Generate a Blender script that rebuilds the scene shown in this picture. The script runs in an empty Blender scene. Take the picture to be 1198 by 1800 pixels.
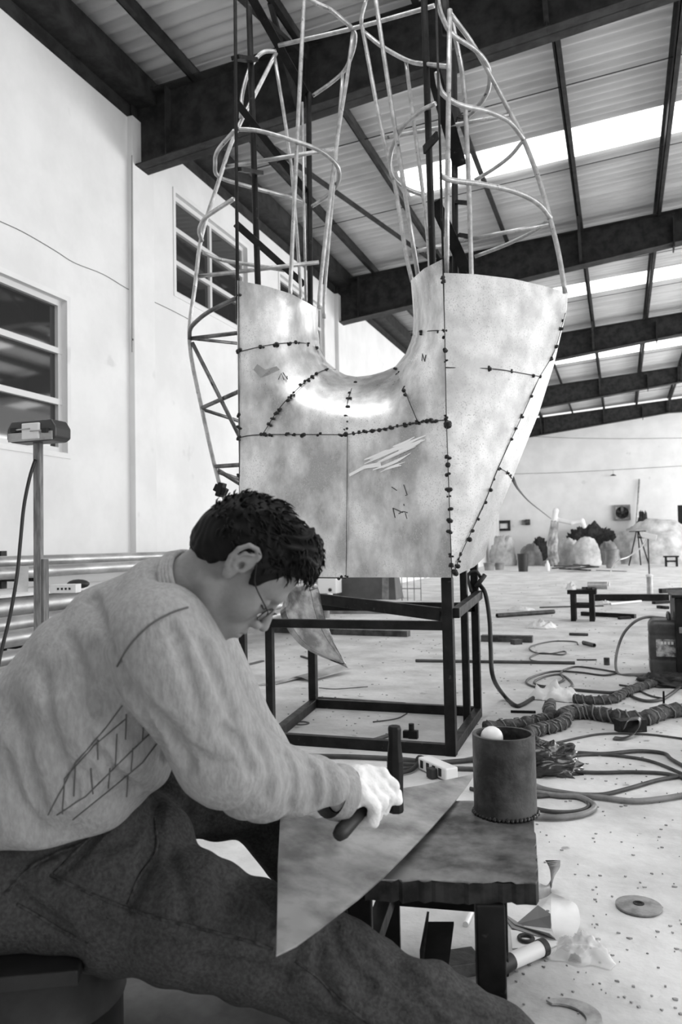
import bpy, bmesh, math, random
import numpy as np
from mathutils import Vector, Matrix, noise
from mathutils.geometry import delaunay_2d_cdt
random.seed(7); np.random.seed(7)
S = bpy.context.scene
COL = S.collection
# ------------------------------------------------------------------ camera
FPX, CX, CY = 1400.0, 599.0, 900.0
CAM = Vector((0, 0, 0.95))
ROT = (Matrix.Rotation(math.radians(19.3), 3, 'Z') @ Matrix.Rotation(math.radians(90 + 2.33), 3, 'X')
       @ Matrix.Rotation(math.radians(-1.1), 3, 'Z'))
cd = bpy.data.cameras.new('camera'); cam = bpy.data.objects.new('camera', cd); COL.objects.link(cam)
cam.location = CAM; cam.rotation_euler = ROT.to_euler()
cd.sensor_fit = 'VERTICAL'; cd.sensor_height = 36.0; cd.sensor_width = 24.0; cd.lens = 36.0 * FPX / 1800.0
cd.clip_start = 0.05; cd.clip_end = 200
cd.dof.use_dof = True; cd.dof.focus_distance = 2.6; cd.dof.aperture_fstop = 5.6
S.camera = cam
# ------------------------------------------------------------------ light
S.view_settings.view_transform = 'Standard'; S.view_settings.look = 'None'
S.view_settings.gamma = 1.0; S.view_settings.use_curve_mapping = False
S.view_settings.exposure = 0.13
w = bpy.data.worlds.new('overcast_sky'); S.world = w; w.use_nodes = True
w.node_tree.nodes['Background'].inputs[0].default_value = (1, 1, 1, 1)
w.node_tree.nodes['Background'].inputs[1].default_value = 1.15
def area(name, loc, direction, sx, sy, power):
    l = bpy.data.lights.new(name, 'AREA'); l.shape = 'RECTANGLE'; l.size = sx; l.size_y = sy; l.energy = power
    o = bpy.data.objects.new(name, l); COL.objects.link(o); o.location = loc
    o.rotation_euler = Vector(direction).to_track_quat('-Z', 'Y').to_euler()
    return o
# daylight entering by the open right side of the hall, plus added fill lamps at the near end
area('daylight_open_side', (11.5, 7.5, 3.0), (-1, -0.05, -0.12), 10, 4.5, 360)
area('daylight_open_side_far', (11.5, 23, 3.0), (-1, 0.1, -0.1), 18, 4.5, 2500)
area('fill_near_side', (11.5, -3.0, 3.0), (-1, 0.0, -0.1), 6, 4.5, 400)  # added lamp, fills the front faces and the near left wall
area('fill_overhead', (-0.6, 1.6, 6.2), (0, 0, -1), 5.0, 2.6, 200)  # added overhead lamp for top light on the man, under closed roof
SKY_EMIT = 2.2

# ------------------------------------------------------------------ pixel measurement -> place
def ray(px, py):
    return (ROT @ Vector(((px - CX) / FPX, (CY - py) / FPX, -1.0)))
def P(px, py, d): return CAM + ray(px, py) * d
def on_z(px, py, z=0.0):
    r = ray(px, py); return CAM + r * ((z - CAM.z) / r.z)
def on_y(px, py, Y):
    r = ray(px, py); return CAM + r * (Y / r.y)
def on_x(px, py, X):
    r = ray(px, py); return CAM + r * (X / r.x)
# ------------------------------------------------------------------ materials
MATS = {}
def mat(name, c, rough=0.6, metal=0.0, var=0.0, vscale=8.0, bump=0.0, bscale=40.0, stretch=(1, 1, 1), c2=None,
        rvar=0.0, detail=6.0, spots=None, spec=0.5, coords='Object', emit=0.0):
    if name in MATS: return MATS[name]
    m = bpy.data.materials.new(name); MATS[name] = m; m.use_nodes = True
    nt = m.node_tree; N = nt.nodes; L = nt.links; b = N['Principled BSDF']
    b.inputs['Roughness'].default_value = rough; b.inputs['Metallic'].default_value = metal
    b.inputs['Specular IOR Level'].default_value = spec
    b.inputs['Base Color'].default_value = (c, c, c, 1)
    if emit:
        b.inputs['Emission Color'].default_value = (1, 1, 1, 1); b.inputs['Emission Strength'].default_value = emit
    if var or bump or c2 is not None or spots or rvar:
        tc = N.new('ShaderNodeTexCoord'); mp = N.new('ShaderNodeMapping'); mp.inputs['Scale'].default_value = stretch
        L.new(tc.outputs[coords], mp.inputs[0])
    out = None
    if var or c2 is not None:
        n = N.new('ShaderNodeTexNoise'); n.inputs['Scale'].default_value = vscale; n.inputs['Detail'].default_value = detail
        n.inputs['Roughness'].default_value = 0.62
        L.new(mp.outputs[0], n.inputs['Vector'])
        cr = N.new('ShaderNodeValToRGB'); lo, hi = (c * (1 - var), c * (1 + var)) if c2 is None else (c, c2)
        cr.color_ramp.elements[0].position = 0.39; cr.color_ramp.elements[1].position = 0.61
        cr.color_ramp.elements[0].color = (lo, lo, lo, 1); cr.color_ramp.elements[1].color = (hi, hi, hi, 1)
        L.new(n.outputs[0], cr.inputs[0]); out = cr.outputs[0]
    if spots:
        sc, thr, val = spots
        n2 = N.new('ShaderNodeTexNoise'); n2.inputs['Scale'].default_value = sc; n2.inputs['Detail'].default_value = 3
        L.new(mp.outputs[0], n2.inputs['Vector'])
        r2 = N.new('ShaderNodeValToRGB'); r2.color_ramp.elements[0].position = thr; r2.color_ramp.elements[1].position = thr + 0.05
        L.new(n2.outputs[0], r2.inputs[0])
        mx = N.new('ShaderNodeMix'); mx.data_type = 'RGBA'
        L.new(r2.outputs[0], mx.inputs[0])
        if out: L.new(out, mx.inputs[6])
        else: mx.inputs[6].default_value = (c, c, c, 1)
        mx.inputs[7].default_value = (val, val, val, 1); out = mx.outputs[2]
    if out: L.new(out, b.inputs['Base Color'])
    if rvar:
        n3 = N.new('ShaderNodeTexNoise'); n3.inputs['Scale'].default_value = vscale * 1.7; n3.inputs['Detail'].default_value = 8
        L.new(mp.outputs[0], n3.inputs['Vector'])
        mr = N.new('ShaderNodeMapRange'); mr.inputs[1].default_value = 0.3; mr.inputs[2].default_value = 0.7
        mr.inputs[3].default_value = max(0.05, rough - rvar); mr.inputs[4].default_value = min(1, rough + rvar)
        L.new(n3.outputs[0], mr.inputs[0]); L.new(mr.outputs[0], b.inputs['Roughness'])
    if bump:
        n4 = N.new('ShaderNodeTexNoise'); n4.inputs['Scale'].default_value = bscale; n4.inputs['Detail'].default_value = 6
        L.new(mp.outputs[0], n4.inputs['Vector'])
        bp = N.new('ShaderNodeBump'); bp.inputs['Strength'].default_value = bump; bp.inputs['Distance'].default_value = 0.02
        L.new(n4.outputs[0], bp.inputs['Height']); L.new(bp.outputs[0], b.inputs['Normal'])
    return m
WALL = mat('white_plaster', 0.72, 0.9, var=0.05, vscale=1.3, bump=0.12, bscale=6, spots=(2.2, 0.70, 0.62))
FLOORM = mat('dusty_concrete', 0.58, 0.8, var=0.17, vscale=2.6, bump=0.35, bscale=16, spots=(11, 0.68, 0.33), rvar=0.1, detail=13)
STEELD = mat('dark_painted_steel', 0.026, 0.6, var=0.4, vscale=6, spec=0.2)
ROOFM = mat('corrugated_sheet', 0.56, 0.6, metal=0.1, var=0.12, vscale=1.5, stretch=(0.4, 3, 1))
SKYL = mat('translucent_skylight', 0.8, 0.6, emit=SKY_EMIT)
GLASS = mat('window_glass', 0.03, 0.04, spec=0.9)
WHITEF = mat('white_window_frame', 0.62, 0.5)
FRAMEM = mat('black_stand_tube', 0.009, 0.5, var=0.5, vscale=12, rvar=0.1, spots=(30, 0.68, 0.04), spec=0.2)
ROD = mat('bare_steel_rod', 0.55, 0.38, metal=0.7, c2=0.36, vscale=22, rvar=0.12, spots=(24, 0.68, 0.08))
ROD2 = mat('grey_steel_rod', 0.22, 0.45, metal=0.6, c2=0.10, vscale=18, spots=(24, 0.62, 0.03))
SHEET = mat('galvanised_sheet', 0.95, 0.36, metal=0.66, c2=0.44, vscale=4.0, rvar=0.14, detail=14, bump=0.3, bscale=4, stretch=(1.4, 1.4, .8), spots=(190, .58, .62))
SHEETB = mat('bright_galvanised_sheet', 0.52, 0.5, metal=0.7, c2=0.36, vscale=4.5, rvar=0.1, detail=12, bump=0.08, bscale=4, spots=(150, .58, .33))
WELD = mat('burnt_weld', 0.015, 0.35, metal=0.3, var=0.5, vscale=60)
RUST = mat('rusty_steel', 0.014, 0.5, metal=0.1, c2=0.07, vscale=11, rvar=0.12, bump=0.2, bscale=30)
PLATE = mat('scuffed_steel_plate', 0.11, 0.4, metal=0.6, c2=0.30, vscale=7, rvar=0.1, detail=10)
SHEETT = mat('dull_sheet_metal', 0.22, 0.36, metal=0.72, c2=0.50, vscale=8, rvar=0.08, detail=11)
BLACK = mat('black_rubber', 0.014, 0.55)
CABLE = mat('dark_grey_cable', 0.045, 0.5, var=0.4, vscale=9)
CABLEL = mat('pale_grey_hose', 0.16, 0.5, var=0.3, vscale=9)
WHITEP = mat('white_plastic', 0.75, 0.4)
PAPER = mat('white_paper', 0.72, 0.8, var=0.05, vscale=10)
WOOD = mat('weathered_wood', 0.20, 0.7, var=0.35, vscale=14, stretch=(6, 6, .7))
TARP = mat('pale_tarpaulin', 0.33, 0.6, c2=0.55, vscale=2.5, bump=1.0, bscale=4, detail=8)
TARPG = mat('grey_tarpaulin', 0.20, 0.6, var=0.4, vscale=2, bump=0.5, bscale=4)
RUBBLE = mat('black_scrap', 0.025, 0.8, var=0.5, vscale=9)
PIPEM = mat('galvanised_pipe', 0.50, 0.42, metal=0.6, c2=0.3, vscale=7, rvar=0.1, stretch=(1, .4, 1))
SKIN = mat('skin', 0.20, 0.5, var=0.12, vscale=18, bump=0.06, bscale=160)
HAIR = mat('black_hair', 0.006, 0.6, spec=0.12)
KNIT = mat('heather_knit', 0.27, 0.95, c2=0.335, vscale=120, bump=0.25, bscale=120, stretch=(1, 1, .4), detail=9, spec=0.1)
SEAMM = mat('knit_seam', 0.09, 0.9)
DENIM = mat('worn_denim', 0.036, 0.9, c2=0.060, vscale=150, bump=0.3, bscale=120, detail=11, spec=0.15)
THREAD = mat('denim_seam', 0.006, 0.9, c2=0.05, vscale=90)
GLOVE = mat('white_cotton_glove', 0.78, 0.9, var=0.06, vscale=40, bump=0.3, bscale=90)
# ------------------------------------------------------------------ mesh helpers
WL = {}
class MB:
    def __init__(s): s.v = []; s.f = []
    def add(s, vs, fs):
        o = len(s.v); s.v += [Vector(p) for p in vs]; s.f += [tuple(i + o for i in f) for f in fs]; return s
    def hexa(s, p):                       # 8 corners: 4 bottom ring, 4 top ring
        return s.add(p, [(3, 2, 1, 0), (4, 5, 6, 7), (0, 1, 5, 4), (1, 2, 6, 5), (2, 3, 7, 6), (3, 0, 4, 7)])
    def box(s, c, sz, M=None):
        c = Vector(c); h = Vector(sz) / 2; ps = []
        for z in (-1, 1):
            for x, y in ((-1, -1), (1, -1), (1, 1), (-1, 1)):
                q = Vector((x * h.x, y * h.y, z * h.z)); ps.append(c + (M @ q if M else q))
        return s.hexa(ps)
    def bb(s, x0, x1, y0, y1, z0, z1):
        return s.box(((x0 + x1) / 2, (y0 + y1) / 2, (z0 + z1) / 2), (abs(x1 - x0), abs(y1 - y0), abs(z1 - z0)))
    def bar(s, a, b, w, h, up=Vector((0, 0, 1))):
        a = Vector(a); b = Vector(b); d = (b - a); L = d.length; d.normalize()
        sd = d.cross(up)
        if sd.length < 1e-4: sd = d.cross(Vector((1, 0, 0)))
        sd.normalize(); u = sd.cross(d)
        ps = []
        for e in (a, b):
            for x, z in ((-1, -1), (1, -1), (1, 1), (-1, 1)): ps.append(e + sd * x * w / 2 + u * z * h / 2)
        return s.add(ps, [(0, 1, 2, 3), (7, 6, 5, 4), (1, 0, 4, 5), (2, 1, 5, 6), (3, 2, 6, 7), (0, 3, 7, 4)])
    def tube(s, pts, r, n=8, r2=None, hollow=0):
        pts = [Vector(p) for p in pts]; m = len(pts); rings = []
        t = (pts[1] - pts[0]).normalized(); u = t.orthogonal().normalized(); vs = []
        for i, p in enumerate(pts):
            tt = (pts[min(i + 1, m - 1)] - pts[max(i - 1, 0)])
            if tt.length > 1e-9: tt.normalize()
            u = (u - tt * u.dot(tt)).normalized(); v = tt.cross(u)
            rr = (r[i] if isinstance(r, (list, tuple)) else (r if r2 is None else r + (r2 - r) * i / (m - 1)))
            for k in range(n):
                a = 2 * math.pi * k / n; vs.append(p + (u * math.cos(a) + v * math.sin(a)) * rr)
        fs = [(i * n + k, i * n + (k + 1) % n, (i + 1) * n + (k + 1) % n, (i + 1) * n + k) for i in range(m - 1) for k in range(n)]
        fs += [tuple(range(n))[::-1], tuple(range((m - 1) * n, m * n))]
        return s.add(vs, fs)
    def lathe(s, c, prof, n=24, axis=None, ang=2 * math.pi):
        c = Vector(c); q = Vector(axis).to_track_quat('Z', 'Y').to_matrix() if axis is not None else Matrix.Identity(3)
        vs = []; m = len(prof)
        for k in range(n):
            a = ang * k / n
            for r, z in prof: vs.append(c + q @ Vector((r * math.cos(a), r * math.sin(a), z)))
        fs = [(k * m + i, ((k + 1) % n) * m + i, ((k + 1) % n) * m + i + 1, k * m + i + 1) for k in range(n) for i in range(m - 1)]
        return s.add(vs, fs)
    def cyl(s, c, r, h, n=20, axis=None, r2=None):
        r2 = r if r2 is None else r2
        return s.lathe(c, [(0.0001, 0), (r, 0), (r2, h), (0.0001, h)], n, axis)
    def ball(s, c, r, n=10, sc=(1, 1, 1)):
        c = Vector(c); vs = []; fs = []
        for i in range(n // 2 + 1):
            th = math.pi * i / (n // 2)
            for k in range(n):
                a = 2 * math.pi * k / n
                vs.append(c + Vector((r * sc[0] * math.sin(th) * math.cos(a), r * sc[1] * math.sin(th) * math.sin(a), r * sc[2] * math.cos(th))))
        for i in range(n // 2):
            for k in range(n): fs.append((i * n + k, (i + 1) * n + k, (i + 1) * n + (k + 1) % n, i * n + (k + 1) % n))
        return s.add(vs, fs)
    def prism(s, poly, z0, z1):
        n = len(poly); vs = [Vector((p[0], p[1], z0)) for p in poly] + [Vector((p[0], p[1], z1)) for p in poly]
        return s.add(vs, [tuple(range(n))[::-1], tuple(range(n, 2 * n))] + [(i, (i + 1) % n, n + (i + 1) % n, n + i) for i in range(n)])
    def ribbon(s, A, B, t=0.002):
        n = len(A); A = [Vector(a) for a in A]; B = [Vector(b) for b in B]; nn = []
        for i in range(n):
            d = (A[min(i + 1, n - 1)] - A[max(i - 1, 0)]).cross(B[i] - A[i]); d.normalize(); nn.append(d * t)
        vs = A + B + [a + k for a, k in zip(A, nn)] + [b + k for b, k in zip(B, nn)]
        fs = []
        for i in range(n - 1):
            fs += [(i, i + 1, n + i + 1, n + i), (2 * n + i, 3 * n + i, 3 * n + i + 1, 2 * n + i + 1),
                   (i, 2 * n + i, 2 * n + i + 1, i + 1), (n + i, n + i + 1, 3 * n + i + 1, 3 * n + i)]
        fs += [(0, n, 3 * n, 2 * n), (n - 1, 3 * n - 1, 4 * n - 1, 2 * n - 1)]
        return s.add(vs, fs)
def spl(pts, k=8):
    pts = [Vector(p) for p in pts]
    if len(pts) < 3: return pts
    q = [pts[0] * 2 - pts[1]] + pts + [pts[-1] * 2 - pts[-2]]; out = []
    for i in range(1, len(q) - 2):
        a, b, c, d = q[i - 1:i + 3]
        for j in range(k):
            t = j / k
            out.append(0.5 * ((2 * b) + (c - a) * t + (2 * a - 5 * b + 4 * c - d) * t * t + (3 * b - a - 3 * c + d) * t ** 3))
    return out + [pts[-1]]
def thing(name, label, cat, loc, group=None):
    o = bpy.data.objects.new(name, None); COL.objects.link(o); o.location = loc; o.empty_display_size = 0.1
    o['label'] = label; o['category'] = cat
    if group: o['group'] = group
    WL[o.name] = Vector(loc); return o
def tag(o, label, cat, group=None, kind=None):
    o['label'] = label; o['category'] = cat
    if group: o['group'] = group
    if kind: o['kind'] = kind
    return o
def obj(name, mb, m, parent=None, smooth=None, bevel=0, label=None):
    vs, fs = (mb.v, mb.f) if isinstance(mb, MB) else mb
    if parent is not None: L = WL[parent.name]
    else:
        A = np.array([tuple(v) for v in vs]); lo = A.min(0); hi = A.max(0)
        L = Vector(((lo[0] + hi[0]) / 2, (lo[1] + hi[1]) / 2, lo[2]))
    me = bpy.data.meshes.new(name)
    if isinstance(vs, np.ndarray): vs = (vs - np.array(L)).tolist()
    else: vs = [tuple(Vector(v) - L) for v in vs]
    me.from_pydata(vs, [], fs if not isinstance(fs, np.ndarray) else fs.tolist()); me.update()
    me.materials.append(m)
    o = bpy.data.objects.new(name, me); COL.objects.link(o)
    if parent is not None: o.parent = parent; WL[o.name] = Vector(WL[parent.name])
    else: o.location = L; WL[o.name] = L
    bmm = bmesh.new(); bmm.from_mesh(me); bmesh.ops.recalc_face_normals(bmm, faces=bmm.faces); bmm.to_mesh(me); bmm.free()
    if smooth is not None:
        if smooth >= 180: me.shade_smooth()
        else:
            me.shade_smooth(); me.set_sharp_from_angle(angle=math.radians(smooth))
    if bevel:
        b = o.modifiers.new('bevel', 'BEVEL'); b.width = bevel; b.segments = 2; b.limit_method = 'ANGLE'
    if label: o['label'] = label
    return o
NST = {}
def struct(name, mb, m, parent=None, smooth=None):
    o = obj(name, mb, m, parent, smooth)
    if parent is None: o['kind'] = 'structure'
    return o
def single(name, mb, m, label, cat, group=None, smooth=None, bevel=0, kind=None):
    return tag(obj(name, mb, m, None, smooth, bevel), label, cat, group, kind)
# ------------------------------------------------------------------ implicit surfaces (numpy surface nets)
def surf(f, lo, hi, h):
    lo = np.array(lo, float); hi = np.array(hi, float); n = np.ceil((hi - lo) / h).astype(int) + 1
    ax = [lo[i] + h * np.arange(n[i]) for i in range(3)]
    V = np.empty(n, np.float32)
    for i0 in range(0, n[0], 24):
        X, Y, Z = np.meshgrid(ax[0][i0:i0 + 24], ax[1], ax[2], indexing='ij')
        V[i0:i0 + 24] = f(np.stack([X, Y, Z], -1))
    ins = V < 0
    c = ins[:-1, :-1, :-1].astype(np.int8); cnt = np.zeros(c.shape, np.int8)
    sl = lambda o, k: slice(o, n[k] - 1 + o)
    for a in (0, 1):
        for b in (0, 1):
            for d in (0, 1): cnt += ins[sl(a, 0), sl(b, 1), sl(d, 2)]
    cells = np.argwhere((cnt > 0) & (cnt < 8)); idx = -np.ones(c.shape, np.int64); idx[tuple(cells.T)] = np.arange(len(cells))
    pos = np.zeros((len(cells), 3)); num = np.zeros(len(cells))
    cor = [(a, b, d) for a in (0, 1) for b in (0, 1) for d in (0, 1)]
    for p in cor:
        for k in range(3):
            if p[k]: continue
            q = list(p); q[k] = 1
            va = V[tuple((cells + p).T)]; vb = V[tuple((cells + q).T)]; m = (va < 0) != (vb < 0)
            t = np.where(m, va / np.where(m, va - vb, 1), 0)
            e = np.array(p, float)[None].repeat(len(cells), 0); e[:, k] += t
            pos += e * m[:, None]; num += m
    vs = lo + (cells + pos / num[:, None]) * h
    quads = []
    for k in range(3):
        a, b = [(1, 2), (2, 0), (0, 1)][k]
        s0 = [slice(None)] * 3; s1 = [slice(None)] * 3; s0[k] = slice(0, -1); s1[k] = slice(1, None)
        A = ins[tuple(s0)]; B = ins[tuple(s1)]
        E = np.argwhere(A != B)
        E = E[(E[:, a] > 0) & (E[:, b] > 0) & (E[:, a] < n[a] - 1) & (E[:, b] < n[b] - 1)]
        da = np.zeros(3, int); da[a] = 1; db = np.zeros(3, int); db[b] = 1
        q = np.stack([idx[tuple((E - da - db).T)], idx[tuple((E - db).T)], idx[tuple(E.T)], idx[tuple((E - da).T)]], 1)
        fl = ~A[tuple(E.T)]; q[fl] = q[fl][:, ::-1]; quads.append(q)
    return vs, np.concatenate(quads)
def smin(a, b, k):
    h = np.clip(0.5 + 0.5 * (b - a) / k, 0, 1); return b * (1 - h) + a * h - k * h * (1 - h)
def smax(a, b, k): return -smin(-a, -b, k)
def cone(p, a, b, ra, rb, k=1.0, s=None):
    a = np.array(a); b = np.array(b)
    if s is not None and k != 1.0:
        s = np.array(s); fac = (1 - 1 / k)
        p = p - (p @ s)[..., None] * s * fac; a = a - (a @ s) * s * fac; b = b - (b @ s) * s * fac
    d = b - a; t = np.clip(((p - a) @ d) / max(d @ d, 1e-9), 0, 1)
    return np.linalg.norm(p - a - t[..., None] * d, axis=-1) - (ra + (rb - ra) * t)
def ell(p, c, r):
    q = (p - np.array(c)) / np.array(r); l = np.linalg.norm(q, axis=-1); return (l - 1) * min(r)
def chain(p, pts, k=1.0, s=None, sm=0.03):
    v = None
    for (a, ra), (b, rb) in zip(pts[:-1], pts[1:]):
        d = cone(p, a, b, ra, rb, k, s); v = d if v is None else smin(v, d, sm)
    return v
# ================================================================== THE HALL
XW, YF, YN, XR = -5.0, 35.0, -7.0, 12.0
def zroof(x): return 6.2 + 0.07 * (x + 5) if x < 6 else 6.2 + 0.77 - 0.07 * (x - 6)
struct('floor', MB().bb(-5.2, XR, YN, YF + .2, -0.1, 0), FLOORM)
# left wall with window openings
HOLES = []
def hole(px0, px1, py_top, py_bot, pxref):
    y0 = on_x(px0, 900, XW).y; y1 = on_x(px1, 900, XW).y
    return (y0, y1, on_x(pxref, py_bot, XW).z, on_x(pxref, py_top, XW).z)
h1 = hole(0, 118, 530, 797, 118); h1 = (h1[1] - 2.0, h1[1], h1[2], h1[3])
h2 = hole(313, 440, 343, 517, 313)
h3 = (on_x(491, 500, XW).y, on_x(491, 500, XW).y + 2.0, h2[2], h2[3])
HOLES = [h1, h2, h3]
ys = sorted({YN, YF} | {h[0] for h in HOLES} | {h[1] for h in HOLES}); zs = sorted({0, 5.72} | {h[2] for h in HOLES} | {h[3] for h in HOLES})
m = MB()
for i in range(len(ys) - 1):
    for j in range(len(zs) - 1):
        cy, cz = (ys[i] + ys[i + 1]) / 2, (zs[j] + zs[j + 1]) / 2
        if not any(h[0] < cy < h[1] and h[2] < cz < h[3] for h in HOLES):
            m.bb(-5.2, XW, ys[i], ys[i + 1], zs[j], zs[j + 1])
struct('wall_left', m, WALL)
for n, h in enumerate(HOLES):
    root = bpy.data.objects.new('window_%d' % (n + 1), None); COL.objects.link(root); root.location = (-5.09, h[0], h[2]); root['kind'] = 'structure'
    WL[root.name] = Vector((-5.09, h[0], h[2]))
    f = MB(); x0, x1 = -5.11, -5.05; t = 0.055
    f.bb(x0, x1, h[0], h[1], h[2], h[2] + t); f.bb(x0, x1, h[0], h[1], h[3] - t, h[3])
    for yy in (h[0] + t / 2, h[1] - t / 2, (h[0] + h[1]) / 2): f.bb(x0 + .002, x1 - .002, yy - t / 2, yy + t / 2, h[2], h[3])
    for k in (1, 2):
        z = h[2] + (h[3] - h[2]) * k / 3; f.bb(x0 + .004, x1 + .004, h[0], h[1], z - t / 2, z + t / 2)
    obj('window_frame', f, WHITEF, root)
    obj('window_pane', MB().bb(-5.098, -5.09, h[0] + .02, h[1] - .02, h[2] + .02, h[3] - .02), GLASS, root)
    s = MB(); u = .05
    for (a, b, c, d) in ((h[0] - u, h[1] + u, h[3], h[3] + u), (h[0] - u, h[1] + u, h[2] - u, h[2]), (h[0] - u, h[0], h[2], h[3]), (h[1], h[1] + u, h[2], h[3])):
        s.bb(XW, XW + .012, a, b, c, d)
    obj('window_surround', s, WALL, root)
struct('wall_far', MB().hexa([(-5.2, YF, 0), (XR, YF, 0), (XR, YF + .2, 0), (-5.2, YF + .2, 0), (-5.2, YF, 6.2), (XR, YF, 6.55), (XR, YF + .2, 6.55), (-5.2, YF + .2, 6.2)]), WALL)
struct('wall_near', MB().bb(-5.2, XR, YN - .2, YN, 0, 6.6), mat('pale_render', 0.75, 0.9, var=.05, vscale=1))
RAFT = [0.8, 7.55, 14.3, 21.05, 27.8, 34.4]
t = MB()
for y in RAFT:
    t.bb(XW, XW + .07, y - .17, y + .24, 0, 5.72)
struct('trim_1', t, WALL)
# dark eaves band over the left wall
struct('trim_2', MB().bb(-5.2, -5.0, YN, YF, 5.72, 6.3).bb(-5.0, -4.72, YN, YF, 5.88, 6.12), STEELD)
# roof: corrugated sheets, corrugations running down the slope, skylight strips between the rafters
SKYY = [(4.3, 5.1), (11.0, 11.9), (17.75, 18.65), (24.5, 25.4), (31, 31.9)]
def corr(y0, y1, x0, x1, mb, per=0.17, am=0.03):
    n = int((y1 - y0) / per * 8); vs = []; fs = []; xs = [x0, x1] if x1 <= 6 or x0 >= 6 else [x0, 6, x1]
    for i in range(n + 1):
        y = y0 + (y1 - y0) * i / n; q = am * (1 - 2 * abs(math.sin(math.pi * y / per)) ** 1.5) + 0.012 * (1 if math.sin(2 * math.pi * y / 0.82) > .97 else 0)
        for x in xs: vs.append((x, y, zroof(x) + q))
    k = len(xs)
    for i in range(n):
        for j in range(k - 1): fs.append((i * k + j, i * k + j + 1, (i + 1) * k + j + 1, (i + 1) * k + j))
    mb.add(vs, fs)
r = MB(); last = YN; SX = -2.9
for a, b in SKYY:
    corr(last, a, -5.1, XR, r); corr(a, b, -5.1, SX, r); last = b
corr(last, YF, -5.1, XR, r)
struct('ceiling', r, ROOFM, smooth=60)
r = MB()
for a, b in SKYY: corr(a, b, SX, XR, r)
struct('window_4', r, SKYL, smooth=60)
# tapered I-section rafters
for n, y in enumerate(RAFT):
    def bot(x): return 5.17 + 0.115 * (x + 5) if x < 2 else 5.975
    def top(x): return 5.98 + 0.07 * (x + 5) if x < 6 else 5.98 + .77 - .07 * (x - 6)
    xs = [-5.0, -3.5, -1.5, 0, 2, 6, XR]; m = MB()
    for a, b in zip(xs[:-1], xs[1:]):
        m.hexa([(a, y - .008, bot(a)), (b, y - .008, bot(b)), (b, y + .008, bot(b)), (a, y + .008, bot(a)),
                (a, y - .008, top(a)), (b, y - .008, top(b)), (b, y + .008, top(b)), (a, y + .008, top(a))])
        for fz, th in ((bot, .014), (top, .014)):
            m.hexa([(a, y - .13, fz(a)), (b, y - .13, fz(b)), (b, y + .13, fz(b)), (a, y + .13, fz(a)),
                    (a, y - .13, fz(a) + th), (b, y - .13, fz(b) + th), (b, y + .13, fz(b) + th), (a, y + .13, fz(a) + th)])
    for x in (-4.98, -4.55, -2.9, -0.5, 1.9, 4, 8):
        m.bb(x - .006, x + .006, y - .12, y + .12, bot(x), top(x))
    m.bb(0.98, 1.0, y - .16, y + .16, bot(1) - .08, top(1) - .1)       # splice plates with bolts
    struct('trim_%d' % (n + 3), m, STEELD)
PUR = [-4.25, -3.0, -1.75, -0.5, 0.75, 2.0, 3.25, 4.5, 5.75, 7.25, 8.75, 10.25]
m = MB()
for x in PUR:
    z = zroof(x) - .024
    m.bb(x - .006, x + .006, YN, YF, z - .2, z); m.bb(x - .006, x + .06, YN, YF, z - .2, z - .188); m.bb(x - .05, x + .006, YN, YF, z - .01, z)
struct('trim_9', m, STEELD)
m = MB()                                                            # thin sag rods and roof bracing
for a, b in zip(RAFT[:-1], RAFT[1:]):
    for f in (.33, .66):
        y = a + (b - a) * f
        m.tube([(-5, y, zroof(-5) - .1), (6, y, zroof(6) - .1)], .007, 5)
for a, b in ((RAFT[1], RAFT[0]), (RAFT[2], RAFT[1])):
    m.bar((-4.25, b + .1, 5.95), (-2.9, a - .1, 5.95), .05, .05)
for y in RAFT:                                                      # knee braces from purlins to the rafters' lower flange
    for x in (-3.0, -.5, 2.0):
        m.bar((x, y + .05, 5.2 + .115 * (x + 5)), (x, y + .75, zroof(x) - .2), .045, .045)
        m.bar((x, y - .05, 5.2 + .115 * (x + 5)), (x, y - .75, zroof(x) - .2), .045, .045)
struct('trim_10', m, STEELD)
t = MB()
for y in RAFT: t.bb(XR - .25, XR, y - .15, y + .15, 0, 6.2)
struct('trim_11', t, STEELD)
# hanging fly-ribbon scrap on the roof, cracks on the wall
def wallpt(px, py, off=.004):
    p = on_x(px, py, XW); return Vector((XW + off, p.y, p.z))
cr = MB().tube(spl([wallpt(*q) for q in ((-10, 385), (40, 408), (95, 440), (130, 462), (180, 482), (222, 507), (262, 527), (300, 545), (340, 566))], 4), .0035, 5)
single('wall_crack', cr, mat('crack', .12, .9), 'thin dark crack running slantwise across the white left wall', 'crack')
single('wall_crack', MB().tube([wallpt(221.5, y, .075) for y in (275, 350, 430, 520, 620)], .004, 5).tube([wallpt(223, 597, .075), wallpt(232, 601), wallpt(240, 612)], .006, 5),
       MATS['crack'], 'thin upright crack in the plaster beside the shallow pier', 'crack')
# electrical items and wires of the far wall
def fw(px, py, off=0.0): p = on_y(px, py, YF - off); return p
for nm, q, lab in (('overhead_wire', ((870, 764), (933, 767), (1010, 770), (1100, 771), (1198, 770)), 'upper of two thin wires strung across the far white wall'),
                   ('overhead_wire', ((870, 836), (903, 833), (980, 831), (1077, 826), (1198, 819)), 'lower thin wire across the far wall that carries the lamp')):
    single(nm, MB().tube(spl([fw(a, b, .3) for a, b in q], 4), .008, 5), CABLE, lab, 'wire')
L = fw(1077, 835, .3); a = MB().tube([fw(1077, 826, .3), L], .006, 5); 
t = thing('pendant_lamp', 'small dark disc shaped lamp hanging from the lower wire by the far wall', 'lamp', L)
obj('cord', a, CABLE, t); obj('lamp_shade', MB().lathe(L, [(.01, .05), (.06, .02), (.13, -.02), (.12, -.03), (.01, .0)], 14), RUST, t, 180)
c = fw(1093, 901, .1)
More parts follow.
